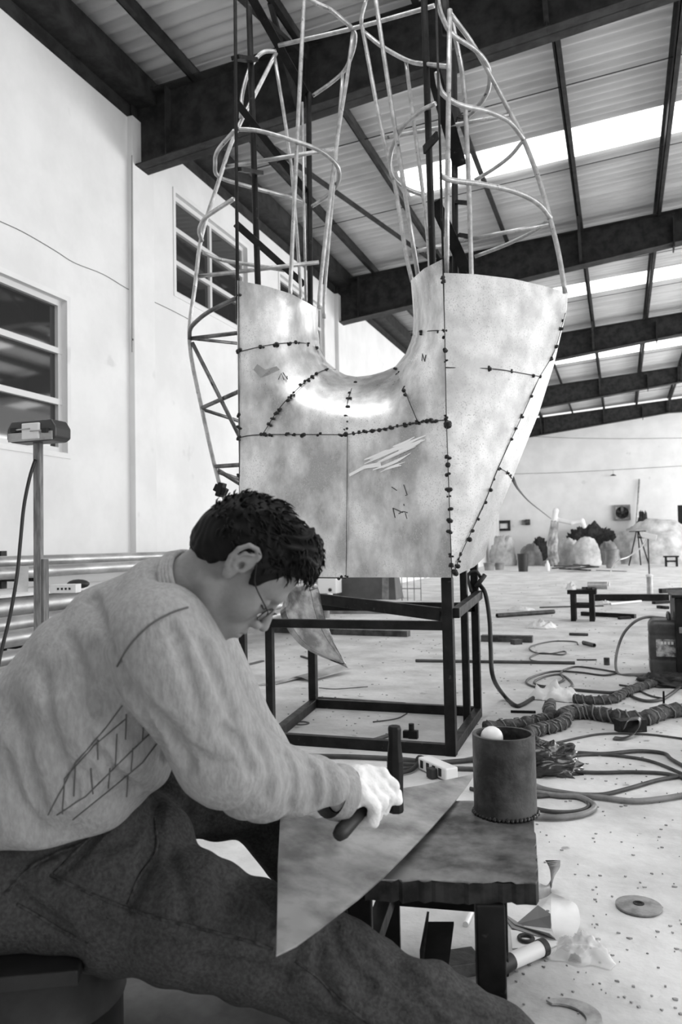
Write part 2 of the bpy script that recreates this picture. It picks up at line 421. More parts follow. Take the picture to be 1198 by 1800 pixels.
t = thing('wall_fan', 'square framed round extractor fan in the far wall over the dark heap', 'fan', c)
obj('fan_frame', MB().bb(c.x - .32, c.x - .25, c.y - .05, c.y + .09, c.z - .32, c.z + .32).bb(c.x + .25, c.x + .32, c.y - .05, c.y + .09, c.z - .32, c.z + .32).bb(c.x - .25, c.x + .25, c.y - .05, c.y + .09, c.z + .25, c.z + .32).bb(c.x - .25, c.x + .25, c.y - .05, c.y + .09, c.z - .32, c.z - .25), CABLEL, t)
fb = MB().cyl((c.x, c.y - .03, c.z), .06, .05, 12, (0, -1, 0))
for k in range(5):
    M = Matrix.Rotation(k * 2 * math.pi / 5, 3, 'Y'); fb.box(Vector((c.x, c.y - .02, c.z)) + M @ Vector((0, 0, .13)), (.11, .012, .2), M @ Matrix.Rotation(.4, 3, 'Z'))
obj('fan_blades', fb, BLACK, t); obj('fan_housing', MB().cyl((c.x, c.y + .08, c.z), .25, .02, 24, (0, -1, 0)), STEELD, t)
c = fw(885, 925, .1)
m = MB(); 
for a, b, e, f in ((-.27, -.17, -.2, .25), (.17, .27, -.2, .25), (-.17, .17, .12, .25), (-.17, .17, -.2, -.1)): m.bb(c.x + a, c.x + b, c.y - .04, c.y + .1, c.z + e, c.z + f)
t = thing('switch_box', 'dark square frame with a pale centre on the far wall beside the sculpture', 'box', c)
obj('box_frame', m, STEELD, t); obj('cover', MB().bb(c.x - .17, c.x + .17, c.y, c.y + .08, c.z - .1, c.z + .12), PAPER, t)
c = fw(925, 918, .1)
t = thing('switch_box', 'small blurred grey electrical box on the far wall left of the draped statue', 'box', c)
obj('box_body', MB().bb(c.x - .05, c.x + .14, c.y - .05, c.y + .1, c.z - .12, c.z + .12), RUST, t); obj('mounting_board', MB().bb(c.x - .2, c.x - .05, c.y, c.y + .1, c.z - .1, c.z + .1), CABLEL, t)

# ================================================================== THE SCULPTURE
Y0 = 3.52
base = on_y(640, 1320, Y0 + .42); base.z = 0
SC = thing('metal_sculpture', 'large unfinished sheet metal and rod sculpture on a black tube stand', 'sculpture', base)
# stand: square tubes
yb = 4.38; XL = on_z(475, 1300).x; XRr = on_z(790, 1326).x; YFt = 3.55
def post(name, px, Y, zt, w, zb=0.0, x=None):
    X = on_y(px, 1200, Y).x if x is None else x
    return obj(name, MB().bb(X - w / 2, X + w / 2, Y - w / 2, Y + w / 2, zb, zt), FRAMEM, SC, bevel=.003)
zrail = on_y(600, 1097, YFt).z; xl = on_y(475, 1200, YFt).x; xr = on_y(790, 1200, YFt).x
zlow = .035; zsh = on_y(700, 1016, Y0).z
post('stand_post', 475, YFt, zrail + .02, .036); post('stand_post', 790, YFt, zsh, .048)
xbl = on_y(550, 1150, yb).x; xbr = on_y(838, 1150, yb).x
post('stand_post', 550, yb, zsh + .2, .045); post('stand_post', 838, yb, zsh + .05, .04)
post('stand_post', 819, 4.2, zsh + .02, .036); post('stand_post', 428, 4.3, zsh, .04)
def rail(a, b, w=.036, h=.036): return obj('stand_rail', MB().bar(a, b, w, h), FRAMEM, SC, bevel=.003)
rail((xl - .018, YFt, zrail), (xr, YFt, zrail), .036, .04)
rail((xl, YFt, zlow - .01), (xr, YFt, zlow - .01), .04, .05)
rail((xl, YFt, zlow - .01), (xbl, yb, zlow - .01), .04, .05)
rail((xr, YFt, zlow - .01), (xbr, yb, zlow - .01), .04, .05)
rail((xbl, yb, zlow - .01), (xbr, yb, zlow - .01), .04, .05)
zb1 = on_y(660, 1066, yb).z
rail((xbl, yb, zb1), (xbr, yb, zb1), .04, .05)
rail(on_y(556, 1052, 4.3), on_y(777, 1080, 3.62), .03, .06)
rail(on_y(800, 1078, YFt), on_y(842, 1045, yb), .036, .045)
rail((xbl, yb + .06, zlow + .0), on_y(712, 1240, yb + .06) , .03, .03)
# curved and flat sheet panels
def q2(l, f=None): return [Vector((x, y)) for x, y in l]
TL = [(417, 493), (468, 503), (513, 517), (559, 543)]
UA = [(559, 543), (558, 580), (562, 612)]; UB = [(562, 612), (573, 636), (590, 650)]; UC = [(590, 650), (606, 659), (626, 663)]
UD = [(626, 663), (650, 660), (673, 654), (694, 645)]; UE = [(694, 645), (713, 622), (722, 600), (725, 589)]; UF = [(725, 589), (727, 563), (725, 528), (722, 493)]
S1 = [(417, 619), (464, 608), (501, 603), (534, 603), (562, 612)]
S2 = [(461, 764), (489, 720), (517, 689), (545, 664), (571, 650), (590, 650)]
S3 = [(607, 764), (610, 710), (617, 685), (626, 663)]
S4 = [(734, 742), (713, 692), (694, 645)]
S5 = [(725, 589), (752, 582), (781, 581)]
H1 = [(419, 769), (461, 764)]; H2 = [(461, 764), (607, 764)]; H3 = [(607, 764), (661, 756), (734, 742)]; H4 = [(734, 742), (784, 738)]
TR = [(722, 493), (745, 472), (777, 456)]
RE1 = [(777, 456), (781, 581)]; RE2 = [(781, 581), (784, 738)]; RE3 = [(784, 738), (794, 1015)]
VS = [(610, 764), (608, 1015)]
Uall = UA + UB[1:] + UC[1:] + UD[1:] + UE[1:] + UF[1:]
def sd_u(x, y):
    best = 1e9
    for (a, b), (c, d) in zip(Uall[:-1], Uall[1:]):
        vx, vy = c - a, d - b; t = max(0, min(1, ((x - a) * vx + (y - b) * vy) / (vx * vx + vy * vy)))
        best = min(best, math.hypot(x - a - t * vx, y - b - t * vy))
    return best
def yfront(x, y):
    if y >= 764: return 0.0
    hgt = min(1.0, (764 - y) / 90.0); d = sd_u(x, y); W = 110 if y > 560 and 560 < x < 720 else (145 if x < 640 else 62)
    W = {True: 110 + 35 * min(1, max(0, (600 - x) / 60)), False: 110 - 48 * min(1, max(0, (x - 690) / 30))}[x < 640]
    t = max(0.0, 1 - d / W); return 0.46 * (1 - math.sqrt(max(0, 1 - t * t))) * hgt ** .6
def yright(x, y):
    xe = 777 + (y - 456) * (794 - 777) / (1015 - 456)
    hh = max(.02, (1025 - y) / 545.0); u = max(0, (x - xe)) / (218 * hh)
    return 0.50 * hh * u + .12 * hh * u ** 3 - .05 * math.sin(math.pi * min(1, u)) * hh
def ystrip(x, y):
    seam = [(993, 550), (987, 573), (973, 620), (948, 662), (913, 740), (875, 823), (850, 887), (810, 973), (797, 1010)]
    sx = np.interp(y, [p[1] for p in seam], [p[0] for p in seam]); return yright(sx, y) + max(0, x - sx) * .0075
def panel(name, loop, fy, m, step=9, thick=.003, label=None):
    pts = []
    for (a, b), (c, d) in zip(loop, loop[1:] + loop[:1]):
        L = math.hypot(c - a, d - b)
        if L < .5: continue
        k = max(1, int(L / step))
        for i in range(k): pts.append(Vector((a + (c - a) * i / k, b + (d - b) * i / k)))
    nb = len(pts); xs = [p.x for p in pts]; ys_ = [p.y for p in pts]
    def inside(x, y):
        r = False
        for i in range(nb):
            a, b = pts[i], pts[(i + 1) % nb]
            if (a.y > y) != (b.y > y) and x < (b.x - a.x) * (y - a.y) / (b.y - a.y) + a.x: r = not r
        return r
    x = min(xs) + step / 2
    while x < max(xs):
        y = min(ys_) + step / 2
        while y < max(ys_):
            if inside(x, y) and min((p - Vector((x, y))).length for p in pts[:nb]) > step * .55: pts.append(Vector((x, y)))
            y += step
        x += step
    vo, eo, fo, *_ = delaunay_2d_cdt(pts, [(i, (i + 1) % nb) for i in range(nb)], [], 1, 1e-4)
    V = []
    for v in vo:
        nz = noise.noise(Vector((v.x * .011, v.y * .011, 1.7))) * .012 + noise.noise(Vector((v.x * .03, v.y * .03, 4.7))) * .0022
        V.append(on_y(v.x, v.y, Y0 + fy(v.x, v.y) + nz))
    o = obj(name, (V, [tuple(f) for f in fo]), m, SC, 180, label=label)
    bmm = bmesh.new(); bmm.from_mesh(o.data)
    for e in bmm.edges:
        if e.is_boundary: e.smooth = False
    bmm.to_mesh(o.data); bmm.free()
    s = o.modifiers.new('solid', 'SOLIDIFY'); s.thickness = thick; s.offset = 0
    return o
def chainl(*ls):
    o = []
    for l in ls:
        for p in l:
            if not o or o[-1] != p: o.append(p)
    if o[0] == o[-1]: o.pop()
    return o
rv = lambda l: l[::-1]
panel('sheet_panel', chainl(TL, UA, rv(S1)), yfront, SHEET)
panel('sheet_panel', chainl(S1, UB, rv(S2), rv(H1)), yfront, SHEET)
panel('sheet_panel', chainl(S2, UC, rv(S3), rv(H2)), yfront, SHEET, 7)
panel('sheet_panel', chainl(S3, UD, rv(S4), rv(H3)), yfront, SHEET, 7)
panel('sheet_panel', chainl(S4, UE, S5, RE2, rv(H4)), yfront, SHEET)
panel('sheet_panel', chainl(TR, RE1, rv(S5), UF), yfront, SHEET)
panel('sheet_panel', chainl([(419, 769)], H2, [(610, 766)], [(608, 1015), (424, 1015)]), yfront, SHEET, 12)
panel('sheet_panel', chainl([(610, 764)], H3, H4, RE3, [(608, 1015)]), yfront, SHEET, 12)
RT = [(780, 480), (833, 482), (900, 490), (953, 502), (998, 515)]
RSH = [(783, 646), (860, 648), (900, 653), (948, 662)]
RSD = [(948, 662), (913, 740), (875, 823), (850, 887), (810, 973), (797, 1010)]
RSU = [(993, 550), (987, 573), (973, 620), (948, 662)]
RO = [(998, 515), (995, 545), (973, 640), (947, 723), (903, 833), (867, 923), (850, 980), (833, 996), (797, 1013)]
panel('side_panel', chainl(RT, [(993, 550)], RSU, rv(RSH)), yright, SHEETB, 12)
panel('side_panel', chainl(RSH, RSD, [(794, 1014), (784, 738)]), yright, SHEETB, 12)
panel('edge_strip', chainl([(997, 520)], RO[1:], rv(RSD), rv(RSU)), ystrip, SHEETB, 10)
# weld seams: thin joint line with scattered burnt beads
def seam(pts, fy, beads, seed, off=-.008, line=.0022):
    rnd = random.Random(seed); m = MB(); P3 = [on_y(x, y, Y0 + fy(x, y) + off) for x, y in pts]
    m.tube(spl(P3, 4), line, 5)
    L = [0]
    for a, b in zip(pts[:-1], pts[1:]): L.append(L[-1] + math.hypot(b[0] - a[0], b[1] - a[1]))
    for f in beads:
        f, s = f if isinstance(f, tuple) else (f, 1.0)
        d = f * L[-1]; x = np.interp(d, L, [p[0] for p in pts]); y = np.interp(d, L, [p[1] for p in pts])
        for k in range(rnd.choice((2, 3, 4))):
            c = on_y(x + rnd.uniform(-3, 3), y + rnd.uniform(-2.5, 2.5), Y0 + fy(x, y) - .004)
            m.ball(c, rnd.uniform(.006, .011) * s, 8, (1, .6, rnd.uniform(.6, 1)))
    return obj('weld_seam', m, WELD, SC, 180)
lin = lambda n, a=0., b=1.: [a + (b - a) * i / max(1, n - 1) for i in range(n)]
seam(S1, yfront, [(.0, 1.3), (.3, 1.2), (.47, 1.2), .62, (.7, 1.2), .74, (.85, 1.3), .95], 1)
seam(S2, yfront, [(0, 1.5), .12, .18, .25, .3, .42, .46, .5, .62, .66, .7, .75, .8, .9], 2)
seam(S3, yfront, [(0, 1.2), .1, .2, .3, (.45, 1.2), .6, .7, .9], 3)
seam(S4, yfront, [.5, .56, .62, .88, .95], 4)
seam(S5, yfront, [.0, .3, .8, (1, .9)], 5)
seam(H1 + H2[1:], yfront, [0, .25, (.3, .8), .45, (.52, .8), .6, .75, .95], 6)
seam(H3, yfront, [x for x in lin(12)], 7); seam(H4, yfront, [0, .15, .3, .5, .65, .95], 8)
seam([(610, 766), (608, 1015)], yfront, [.99], 9, line=.0015)
seam([(777, 456)] + RE1[1:] + RE2[1:], yfront, [.12, .14, .48, (.57, 1.2), (.63, .8), (.98, .8)], 10, off=-.012)
seam(RE3, yfront, [(.03, 2.0), (.24, 1.3), (.29, 1.2), (.345, 1.3), (.45, 1.5), (.49, .7), (.56, 1.4), (.64, 1.4), (.71, 1.5), (.86, .7), (.92, 1.1)], 11, off=-.012)
seam([(419, 493), (421, 1010)], yfront, [.05, (.24, 1.2), .46, (.5, 1.1), (.54, 1.1), (.66, 1.1)], 12)
seam(RSH, yright, [(.46, 1.1), (.7, .9), .92, 1], 13)
seam(RSD, yright, [0, .1, .2, .27, .32, (.47, 1.1), .52, .58, (.63, 1.3), .66, .72, (.78, 1.4), (.82, 1.2), .9, .93, (.96, 1.2), (.99, 1.2)], 14)
seam(RSU, yright, [.1, .25, (.5, 1.2), .7], 15); seam([(877, 823), (890, 830), (900, 842)], ystrip, [0, .5, .8], 16)
seam([(500, 1015), (608, 1016)], yfront, [.2, .9], 17, line=.003)
# marker strokes and the bright sanded patch on the sheets
def stroke(l, fy=yfront, r=.0022): return MB().tube([on_y(x, y, Y0 + fy(x, y) - .007) for x, y in l], r, 5)
mk = MB()
for l in ([(489, 667), (494, 656), (499, 668)], [(497, 655), (505, 667), (504, 661)], [(741, 634), (742, 622), (746, 635), (748, 624)], [(688, 856), (697, 862)], [(709, 852), (715, 870), (712, 871)], [(690, 893), (708, 901)], [(690, 893), (694, 910)], [(700, 903), (708, 899), (716, 901)], [(712, 902), (715, 912)], [(709, 886), (710, 889)]):
    s = stroke(l); mk.add(s.v, s.f)
obj('marker_strokes', mk, mat('marker_ink', .03, .7), SC)
zz = MB(); rnd = random.Random(3)
for k, (ax_, ay_, bx_, by_) in enumerate([(640, 815, 700, 790), (645, 822, 730, 785), (655, 826, 715, 800), (668, 830, 712, 812), (650, 808, 742, 772), (665, 800, 748, 765), (640, 808, 690, 790), (700, 792, 735, 780), (675, 826, 705, 818), (660, 800, 690, 790), (690, 785, 728, 768), (664, 812, 738, 778), (672, 822, 722, 796), (690, 792, 746, 773)]):
    a = on_y(ax_, ay_, Y0 - .0085 - k * .0002); b = on_y(bx_, by_, Y0 - .0085 - k * .0002); w0 = Vector((.002, 0, rnd.uniform(.004, .008)))
    mid = (a + b) / 2 + Vector((0, 0, rnd.uniform(-.006, .006)))
    zz.ribbon(spl([a - w0 * .4, mid - w0, b - w0 * .3], 4), spl([a + w0 * .4, mid + w0, b + w0 * .3], 4), .0008)
zz.ribbon([on_y(614, 838, Y0 - .008), on_y(640, 824, Y0 - .008), on_y(670, 820, Y0 - .008)], [on_y(613, 833, Y0 - .008), on_y(640, 818, Y0 - .008), on_y(668, 812, Y0 - .008)], .001)
obj('sanded_patch', zz, mat('sanded_metal', .9, .5, metal=.3), SC, label='bright scratched patch sanded on the lower right sheet')
tp = MB().ribbon([on_y(445, 650, Y0 - .012), on_y(458, 664, Y0 - .02), on_y(470, 660, Y0 - .013), on_y(492, 650, Y0 - .012)], [on_y(452, 640, Y0 - .012), on_y(466, 650, Y0 - .018), on_y(478, 646, Y0 - .02), on_y(486, 644, Y0 - .01)], .001)
obj('crumpled_dent', tp, SHEETB, SC, label='crumpled bright dent on the left sheet')
# rod cage and uprights of the two towers
def rod(pts, m=ROD, r=.0115, name='bent_rod', k=5):
    p3 = [on_y(p[0], p[1], p[2]) for p in pts]
    return obj(name, MB().tube(spl(p3, k) if len(p3) > 2 else p3, r, 8), m, SC, 180)
def flat(a, b, w=.03, h=.012): return obj('flat_brace', MB().bar(on_y(*a), on_y(*b), w, h, Vector((0, 1, 0))), FRAMEM, SC)
def up(pts, r, m=FRAMEM): return obj('upright', MB().tube([on_y(*p) for p in pts], r, 12), m, SC, 180)
up([(411, -60, 3.56), (413, 0, 3.56), (417, 494, 3.56), (418, 560, 3.56)], .009)
up([(435, -60, 3.8), (437, 0, 3.8), (453, 500, 3.8), (456, 560, 3.8)], .0165)
up([(542, 163, 4.3), (545, 535, 4.3), (546, 600, 4.3)], .0165)
up([(531, 180, 4.1), (537, 530, 4.1)], .007, ROD)
flat((440, -8, 3.7), (538, 167, 4.3), .045); flat((417, 182, 3.58), (538, 337, 4.3), .036); flat((415, 394, 3.58), (534, 500, 4.28), .036)
flat((413, 101, 3.56), (447, 106, 3.8), .045, .02); flat((418, 297, 3.56), (457, 304, 3.8), .04, .02)
rod([(536, -40, 3.7), (534, 0, 3.7), (522, 247, 3.72), (510, 507, 3.74), (509, 530, 3.74)], k=2)
rod([(620, 57, 4.0), (609, 140, 4.0), (590, 260, 4.0), (564, 490, 3.98), (560, 543, 3.97)], k=3)
rod([(602, 128, 4.1), (594, 234, 4.1), (572, 490, 4.05), (569, 560, 4.05)], k=3, r=.010)
rod([(530, -18, 3.7), (545, 0, 3.72), (580, 17, 3.8), (600, 33, 3.9), (620, 52, 4.0), (624, 67, 4.05), (619, 93, 4.12), (605, 124, 4.2), (580, 147, 4.26), (550, 168, 4.3)])
rod([(489, 80, 3.95), (620, 50, 3.99), (700, 28, 3.99), (763, 10, 3.95)], k=2)
rod([(484, 90, 3.95), (464, 91, 3.9), (449, 104, 3.88), (437, 125, 3.86), (426, 165, 3.84), (423, 207, 3.82)])
rod([(485, 93, 3.95), (449, 164, 3.9), (425, 210, 3.85), (404, 258, 3.82), (387, 310, 3.8), (355, 412, 3.8), (343, 500, 3.8), (333, 600, 3.8), (355, 720, 3.8), (380, 830, 3.8), (398, 890, 3.8), (408, 930, 3.8)], r=.0115)
rod([(412, 230, 3.58), (383, 264, 3.66), (378, 287, 3.72), (385, 311, 3.8), (440, 329, 3.95), (510, 347, 4.12), (530, 354, 4.25)])
rod([(415, 227, 3.57), (454, 230, 3.6), (514, 247, 3.69), (560, 264, 3.8), (589, 287, 3.92), (596, 307, 4.02), (589, 330, 4.12), (567, 350, 4.2), (549, 362, 4.28)])
rod([(482, 98, 3.95), (504, 234, 4.02), (514, 317, 4.08), (527, 490, 4.15), (528, 530, 4.15)], k=3, r=.010)
rod([(392, 294, 3.82), (587, 262, 3.95)]); rod([(347, 486, 3.82), (560, 461, 3.95)], r=.012)
rod([(410, 350, 3.58), (380, 369, 3.66), (360, 384, 3.7), (350, 404, 3.74), (355, 424, 3.79)])
rod([(357, 444, 3.8), (390, 457, 3.88), (450, 467, 4.0), (500, 475, 4.1)])
rod([(417, 523, 3.58), (367, 548, 3.65), (342, 568, 3.7), (334, 580, 3.74), (333, 596, 3.8)], ROD2)
rod([(336, 595, 3.8), (420, 585, 3.75)], ROD2); rod([(336, 595, 3.8), (420, 604, 4.1)], ROD2, .009)
rod([(338, 603, 3.8), (420, 766, 3.75)], ROD2); rod([(355, 717, 3.8), (420, 688, 3.6)], ROD2); rod([(357, 720, 3.8), (422, 741, 4.05)], ROD2, .010)
rod([(378, 820, 3.8), (424, 817, 3.7)], ROD2); rod([(384, 830, 3.8), (424, 844, 4.0)], ROD2)
rod([(382, 826, 3.82), (424, 852, 3.9)], ROD2)
c = on_y(388, 861, 3.77)
obj('clamp_block', MB().box(c, (.07, .04, .04), Matrix.Rotation(.5, 3, 'Y')).box(c + Vector((.0, 0, .0)), (.03, .05, .075), Matrix.Rotation(.3, 3, 'Y')), FRAMEM, SC, bevel=.004)
# right tower
up([(744, -60, 3.75), (745, 0, 3.75), (760, 463, 3.75), (762, 520, 3.85)], .0165)
up([(765, -40, 3.54), (779, 482, 3.54)], .0055)
up([(797, 50, 4.1), (800, 478, 4.1), (801, 560, 4.1)], .0165)
up([(778, -50, 3.8), (782, 25, 3.8), (784, 60, 3.8)], .022)
rod([(790, 17, 3.6), (787, 240, 3.6), (784, 482, 3.6)], k=2, r=.012, name='straight_rod')
rod([(790, 17, 3.8), (800, 67, 3.85), (812, 130, 3.92), (818, 200, 3.95), (824, 340, 3.95), (828, 480, 3.95), (829, 520, 3.95)], k=3, r=.012)
flat((759, 117, 3.8), (808, 292, 4.1), .07); flat((763, 354, 3.8), (820, 478, 4.1), .06); flat((745, 264, 3.7), (768, 238, 3.6), .04)
flat((806, 205, 4.1), (820, 207, 3.95), .02, .012); flat((800, 355, 4.1), (824, 357, 3.95), .02, .012); flat((806, 413, 4.1), (826, 416, 3.95), .02, .012)
rod([(657, -40, 3.8), (660, 0, 3.8), (695, 234, 3.84), (735, 490, 3.88)], k=2)
rod([(643, 0, 3.95), (635, 33, 3.97), (640, 67, 4.0), (670, 227, 4.02), (692, 317, 4.02), (712, 440, 4.0), (724, 495, 3.98)])
rod([(651, -30, 3.9), (643, 0, 3.95)])
rod([(640, 57, 4.0), (673, 83, 3.97), (717, 107, 3.88), (750, 113, 3.75), (787, 117, 3.62)])
rod([(713, 107, 3.9), (727, 217, 3.93), (743, 340, 3.95), (753, 437, 3.97), (755, 480, 3.97)], r=.010)
rod([(768, -20, 3.55), (770, 5, 3.56), (777, 30, 3.58), (794, 60, 3.62), (834, 87, 3.75), (854, 110, 3.85), (860, 130, 3.92), (857, 160, 4.0), (840, 187, 4.08), (820, 207, 4.12)])
rod([(790, 23, 3.62), (827, 73, 3.75), (860, 130, 3.9), (897, 200, 4.0), (919, 244, 4.03), (947, 317, 4.05), (966, 384, 4.05), (981, 444, 4.05), (993, 515, 4.05)], r=.0125)
rod([(767, 127, 3.56), (771, 150, 3.57), (780, 167, 3.59), (807, 184, 3.65), (854, 195, 3.8), (894, 214, 3.92), (919, 244, 4.02)], r=.0125)
rod([(919, 247, 4.03), (897, 274, 4.08), (867, 297, 4.12), (834, 317, 4.14)], r=.010)
rod([(774, 309, 3.57), (794, 317, 3.6), (847, 324, 3.72), (904, 337, 3.85), (944, 357, 3.96), (967, 384, 4.05)], r=.0135)
rod([(964, 387, 4.05), (937, 407, 4.1), (887, 431, 4.14), (834, 451, 4.16)], r=.010)
rod([(677, 242, 3.98), (787, 222, 3.98), (894, 202, 4.0)], k=2); rod([(720, 444, 3.98), (780, 431, 3.98)]); rod([(807, 424, 4.02), (964, 394, 4.05)])
rod([(765, 182, 3.7), (737, 197, 3.75), (707, 224, 3.82), (687, 267, 3.95), (688, 307, 4.0), (713, 331, 4.08), (747, 344, 4.15)])
# ================================================================== WORK TABLE, STOOL, SHEET
ZT = .335
r1 = on_z(944, 1551, ZT); r2 = on_z(936, 1410, ZT); l1 = on_z(640, 1545, ZT); l2 = on_z(600, 1403, ZT)
tc = (r1 + r2 + l1 + l2) / 4
T = thing('work_table', 'low black steel work table with a thick scuffed plate top', 'table', (tc.x, tc.y, 0))
m = MB(); th = .04; n = 26; rim = []
rnd = random.Random(5)
cor = [l1, r1, r2, l2]
for a, b in zip(cor, cor[1:] + cor[:1]):
    for i in range(n):
        p = a + (b - a) * i / n; j = rnd.uniform(-.0025, .0025); rim.append(Vector((p.x + j, p.y + j, 0)))
N_ = len(rim)
vs = [Vector((p.x, p.y, ZT)) for p in rim] + [Vector((p.x, p.y, ZT - th + rnd.uniform(-.003, .003))) for p in rim]
m.add(vs[:N_] + [v + Vector((0, 0, th - .003)) * 1 for v in vs[N_:]], [tuple(range(N_)), tuple(range(N_, 2 * N_))[::-1]] + [(i, (i + 1) % N_, N_ + (i + 1) % N_, N_ + i) for i in range(N_)])
ms = MB().add([Vector((v.x, v.y, ZT - .0031)) for v in vs[:N_]] + vs[N_:], [tuple(range(N_)), tuple(range(N_, 2 * N_))[::-1]] + [(i, (i + 1) % N_, N_ + (i + 1) % N_, N_ + i) for i in range(N_)])
obj('table_top', m, mat('scuffed_table_plate', .03, .42, metal=.5, c2=.28, vscale=6, rvar=.1, detail=11), T)
obj('cut_edge', ms, mat('flame_cut_edge', .010, .7, c2=.035, vscale=20, spec=.2), T, label='dark rough flame cut plate edge')
pr = on_z(856, 1590, ZT - th)
fr = Vector((pr.x, pr.y + .02, 0)); ex = (r1 - l1).normalized(); ey = (r2 - r1).normalized()
fl = on_z(685, 1690); fl.z = 0
bl = fl; fl2 = Vector((bl.x, bl.y, 0)) - ey * ((bl - fr).dot(ey)) + Vector((0, 0, 0)); br = fr + ey * ((bl - fr).dot(ey))
for c, w_ in ((fr, .052), (br, .045), (bl, .05), (fl2, .045)):
    a = math.atan2(ex.y, ex.x); obj('table_leg', MB().box((c.x, c.y, (ZT - th) / 2), (w_, w_, ZT - th), Matrix.Rotation(a, 3, 'Z')), FRAMEM, T, bevel=.003)
for a, b in ((bl, br), (fl2, bl), (fr, br)):
    obj('table_rail', MB().bar((a.x, a.y, .15), (b.x, b.y, .15), .035, .035), FRAMEM, T, bevel=.002)
# pipe offcut welded on the table top
pc = on_z(888, 1428, ZT); pr_ = 50 * (pc - CAM).length / FPX
PT = thing('steel_pipe_pot', 'upright rusty steel pipe offcut standing at the corner of the work table', 'pipe', (pc.x, pc.y, ZT))
hgt = on_y(888, 1290, pc.y).z - ZT
obj('pipe_wall', MB().lathe((pc.x, pc.y, ZT + .001), [(pr_, 0), (pr_, hgt), (pr_ - .008, hgt), (pr_ - .008, 0), (pr_, 0)], 40), RUST, PT, 40)
rnd = random.Random(2); m = MB()
for k in range(46):
    a = k / 46 * 2 * math.pi; m.ball((pc.x + pr_ * math.cos(a), pc.y + pr_ * math.sin(a), ZT + .003), rnd.uniform(.004, .007), 6)
obj('weld_seam', m, WELD, PT, 180)
single('white_ball', MB().ball((pc.x - .028, pc.y + .01, ZT + hgt - .013), .026, 18).cyl((pc.x - .028, pc.y + .01, ZT + .002), .011, hgt - .03, 10), WHITEP, 'rounded white tip of something standing inside the pipe on the work table', 'plastic tip', smooth=180)
# triangular sheet lying across thigh and table
Aq, Bq, Cq = P(492, 1437, 1.62), on_z(834, 1362, ZT + .003), P(485, 1682, 1.12)
edge = [(834, 1362), (815, 1390), (790, 1421), (757, 1458), (715, 1502), (672, 1545), (630, 1582), (597, 1607), (560, 1636), (520, 1665), (485, 1682)]
nrm = (Bq - Aq).cross(Cq - Aq).normalized()
def onpl(px, py):
    r = ray(px, py); return CAM + r * (((Aq - CAM).dot(nrm)) / r.dot(nrm))
loop = [onpl(*e) for e in edge] + [onpl(487, 1600), onpl(488, 1520), Aq, onpl(560, 1418), onpl(650, 1397), onpl(740, 1382)]
cen = sum(loop, Vector()) / len(loop); d = nrm * .003 * (1 if nrm.z > 0 else -1)
m = MB(); k = len(loop); m.add([p + d for p in loop] + [p for p in loop], [tuple(range(k)), tuple(range(k, 2 * k))[::-1]] + [(i, (i + 1) % k, k + (i + 1) % k, k + i) for i in range(k)])
single('cut_sheet', m, SHEETT, 'large dull triangular metal sheet lying over the thigh and the work table', 'sheet metal')
# seat
sp = on_z(70, 1688, .335); 
ST = thing('drum_stool', 'dark drum seat with a flat board top under the crouched man', 'stool', (P(40, 1700, 1.38).x, P(40, 1700, 1.38).y, 0))
sc_ = P(48, 1690, 1.46); RD = .17
zt = .245
obj('drum', MB().lathe((sc_.x, sc_.y, 0), [(.001, 0), (RD, 0), (RD + .006, .01), (RD, .02), (RD, .13), (RD + .006, .14), (RD, .15), (RD, zt - .02), (RD + .006, zt - .01), (RD, zt), (.001, zt)], 36), mat('drum_dark', .005, .6, c2=.02, vscale=10), ST, 40)
e1, e2 = P(-60, 1703, 1.26), P(137, 1688, 1.285); zt2 = zt + .03
e1.z = e2.z = 0; dd = (e2 - e1).normalized(); nn = Vector((-dd.y, dd.x, 0)); M = Matrix((dd, nn, Vector((0, 0, 1)))).transposed()
BC = tuple((e2 - dd * .19 + nn * .16) + Vector((0, 0, zt + .014)))
obj('seat_board', MB().box(BC, (.38, .32, .026), M), mat('seat_board', .016, .5, spec=.3, var=.3, vscale=9), ST, bevel=.003)

# ================================================================== THE MAN
WV = (ROT @ Vector((0, 0, -1))); WV.normalize(); UX = ROT @ Vector((1, 0, 0)); UY = ROT @ Vector((0, 1, 0))
def C(px, py, d, r): return (tuple(P(px, py, d)), r)
pb = P(150, 1500, 1.42)
MAN = thing('person', 'man in a grey long sleeved sweater and jeans hammering, seen from the side, bent forward', 'person', (pb.x, pb.y, 0))
wv = tuple(WV)
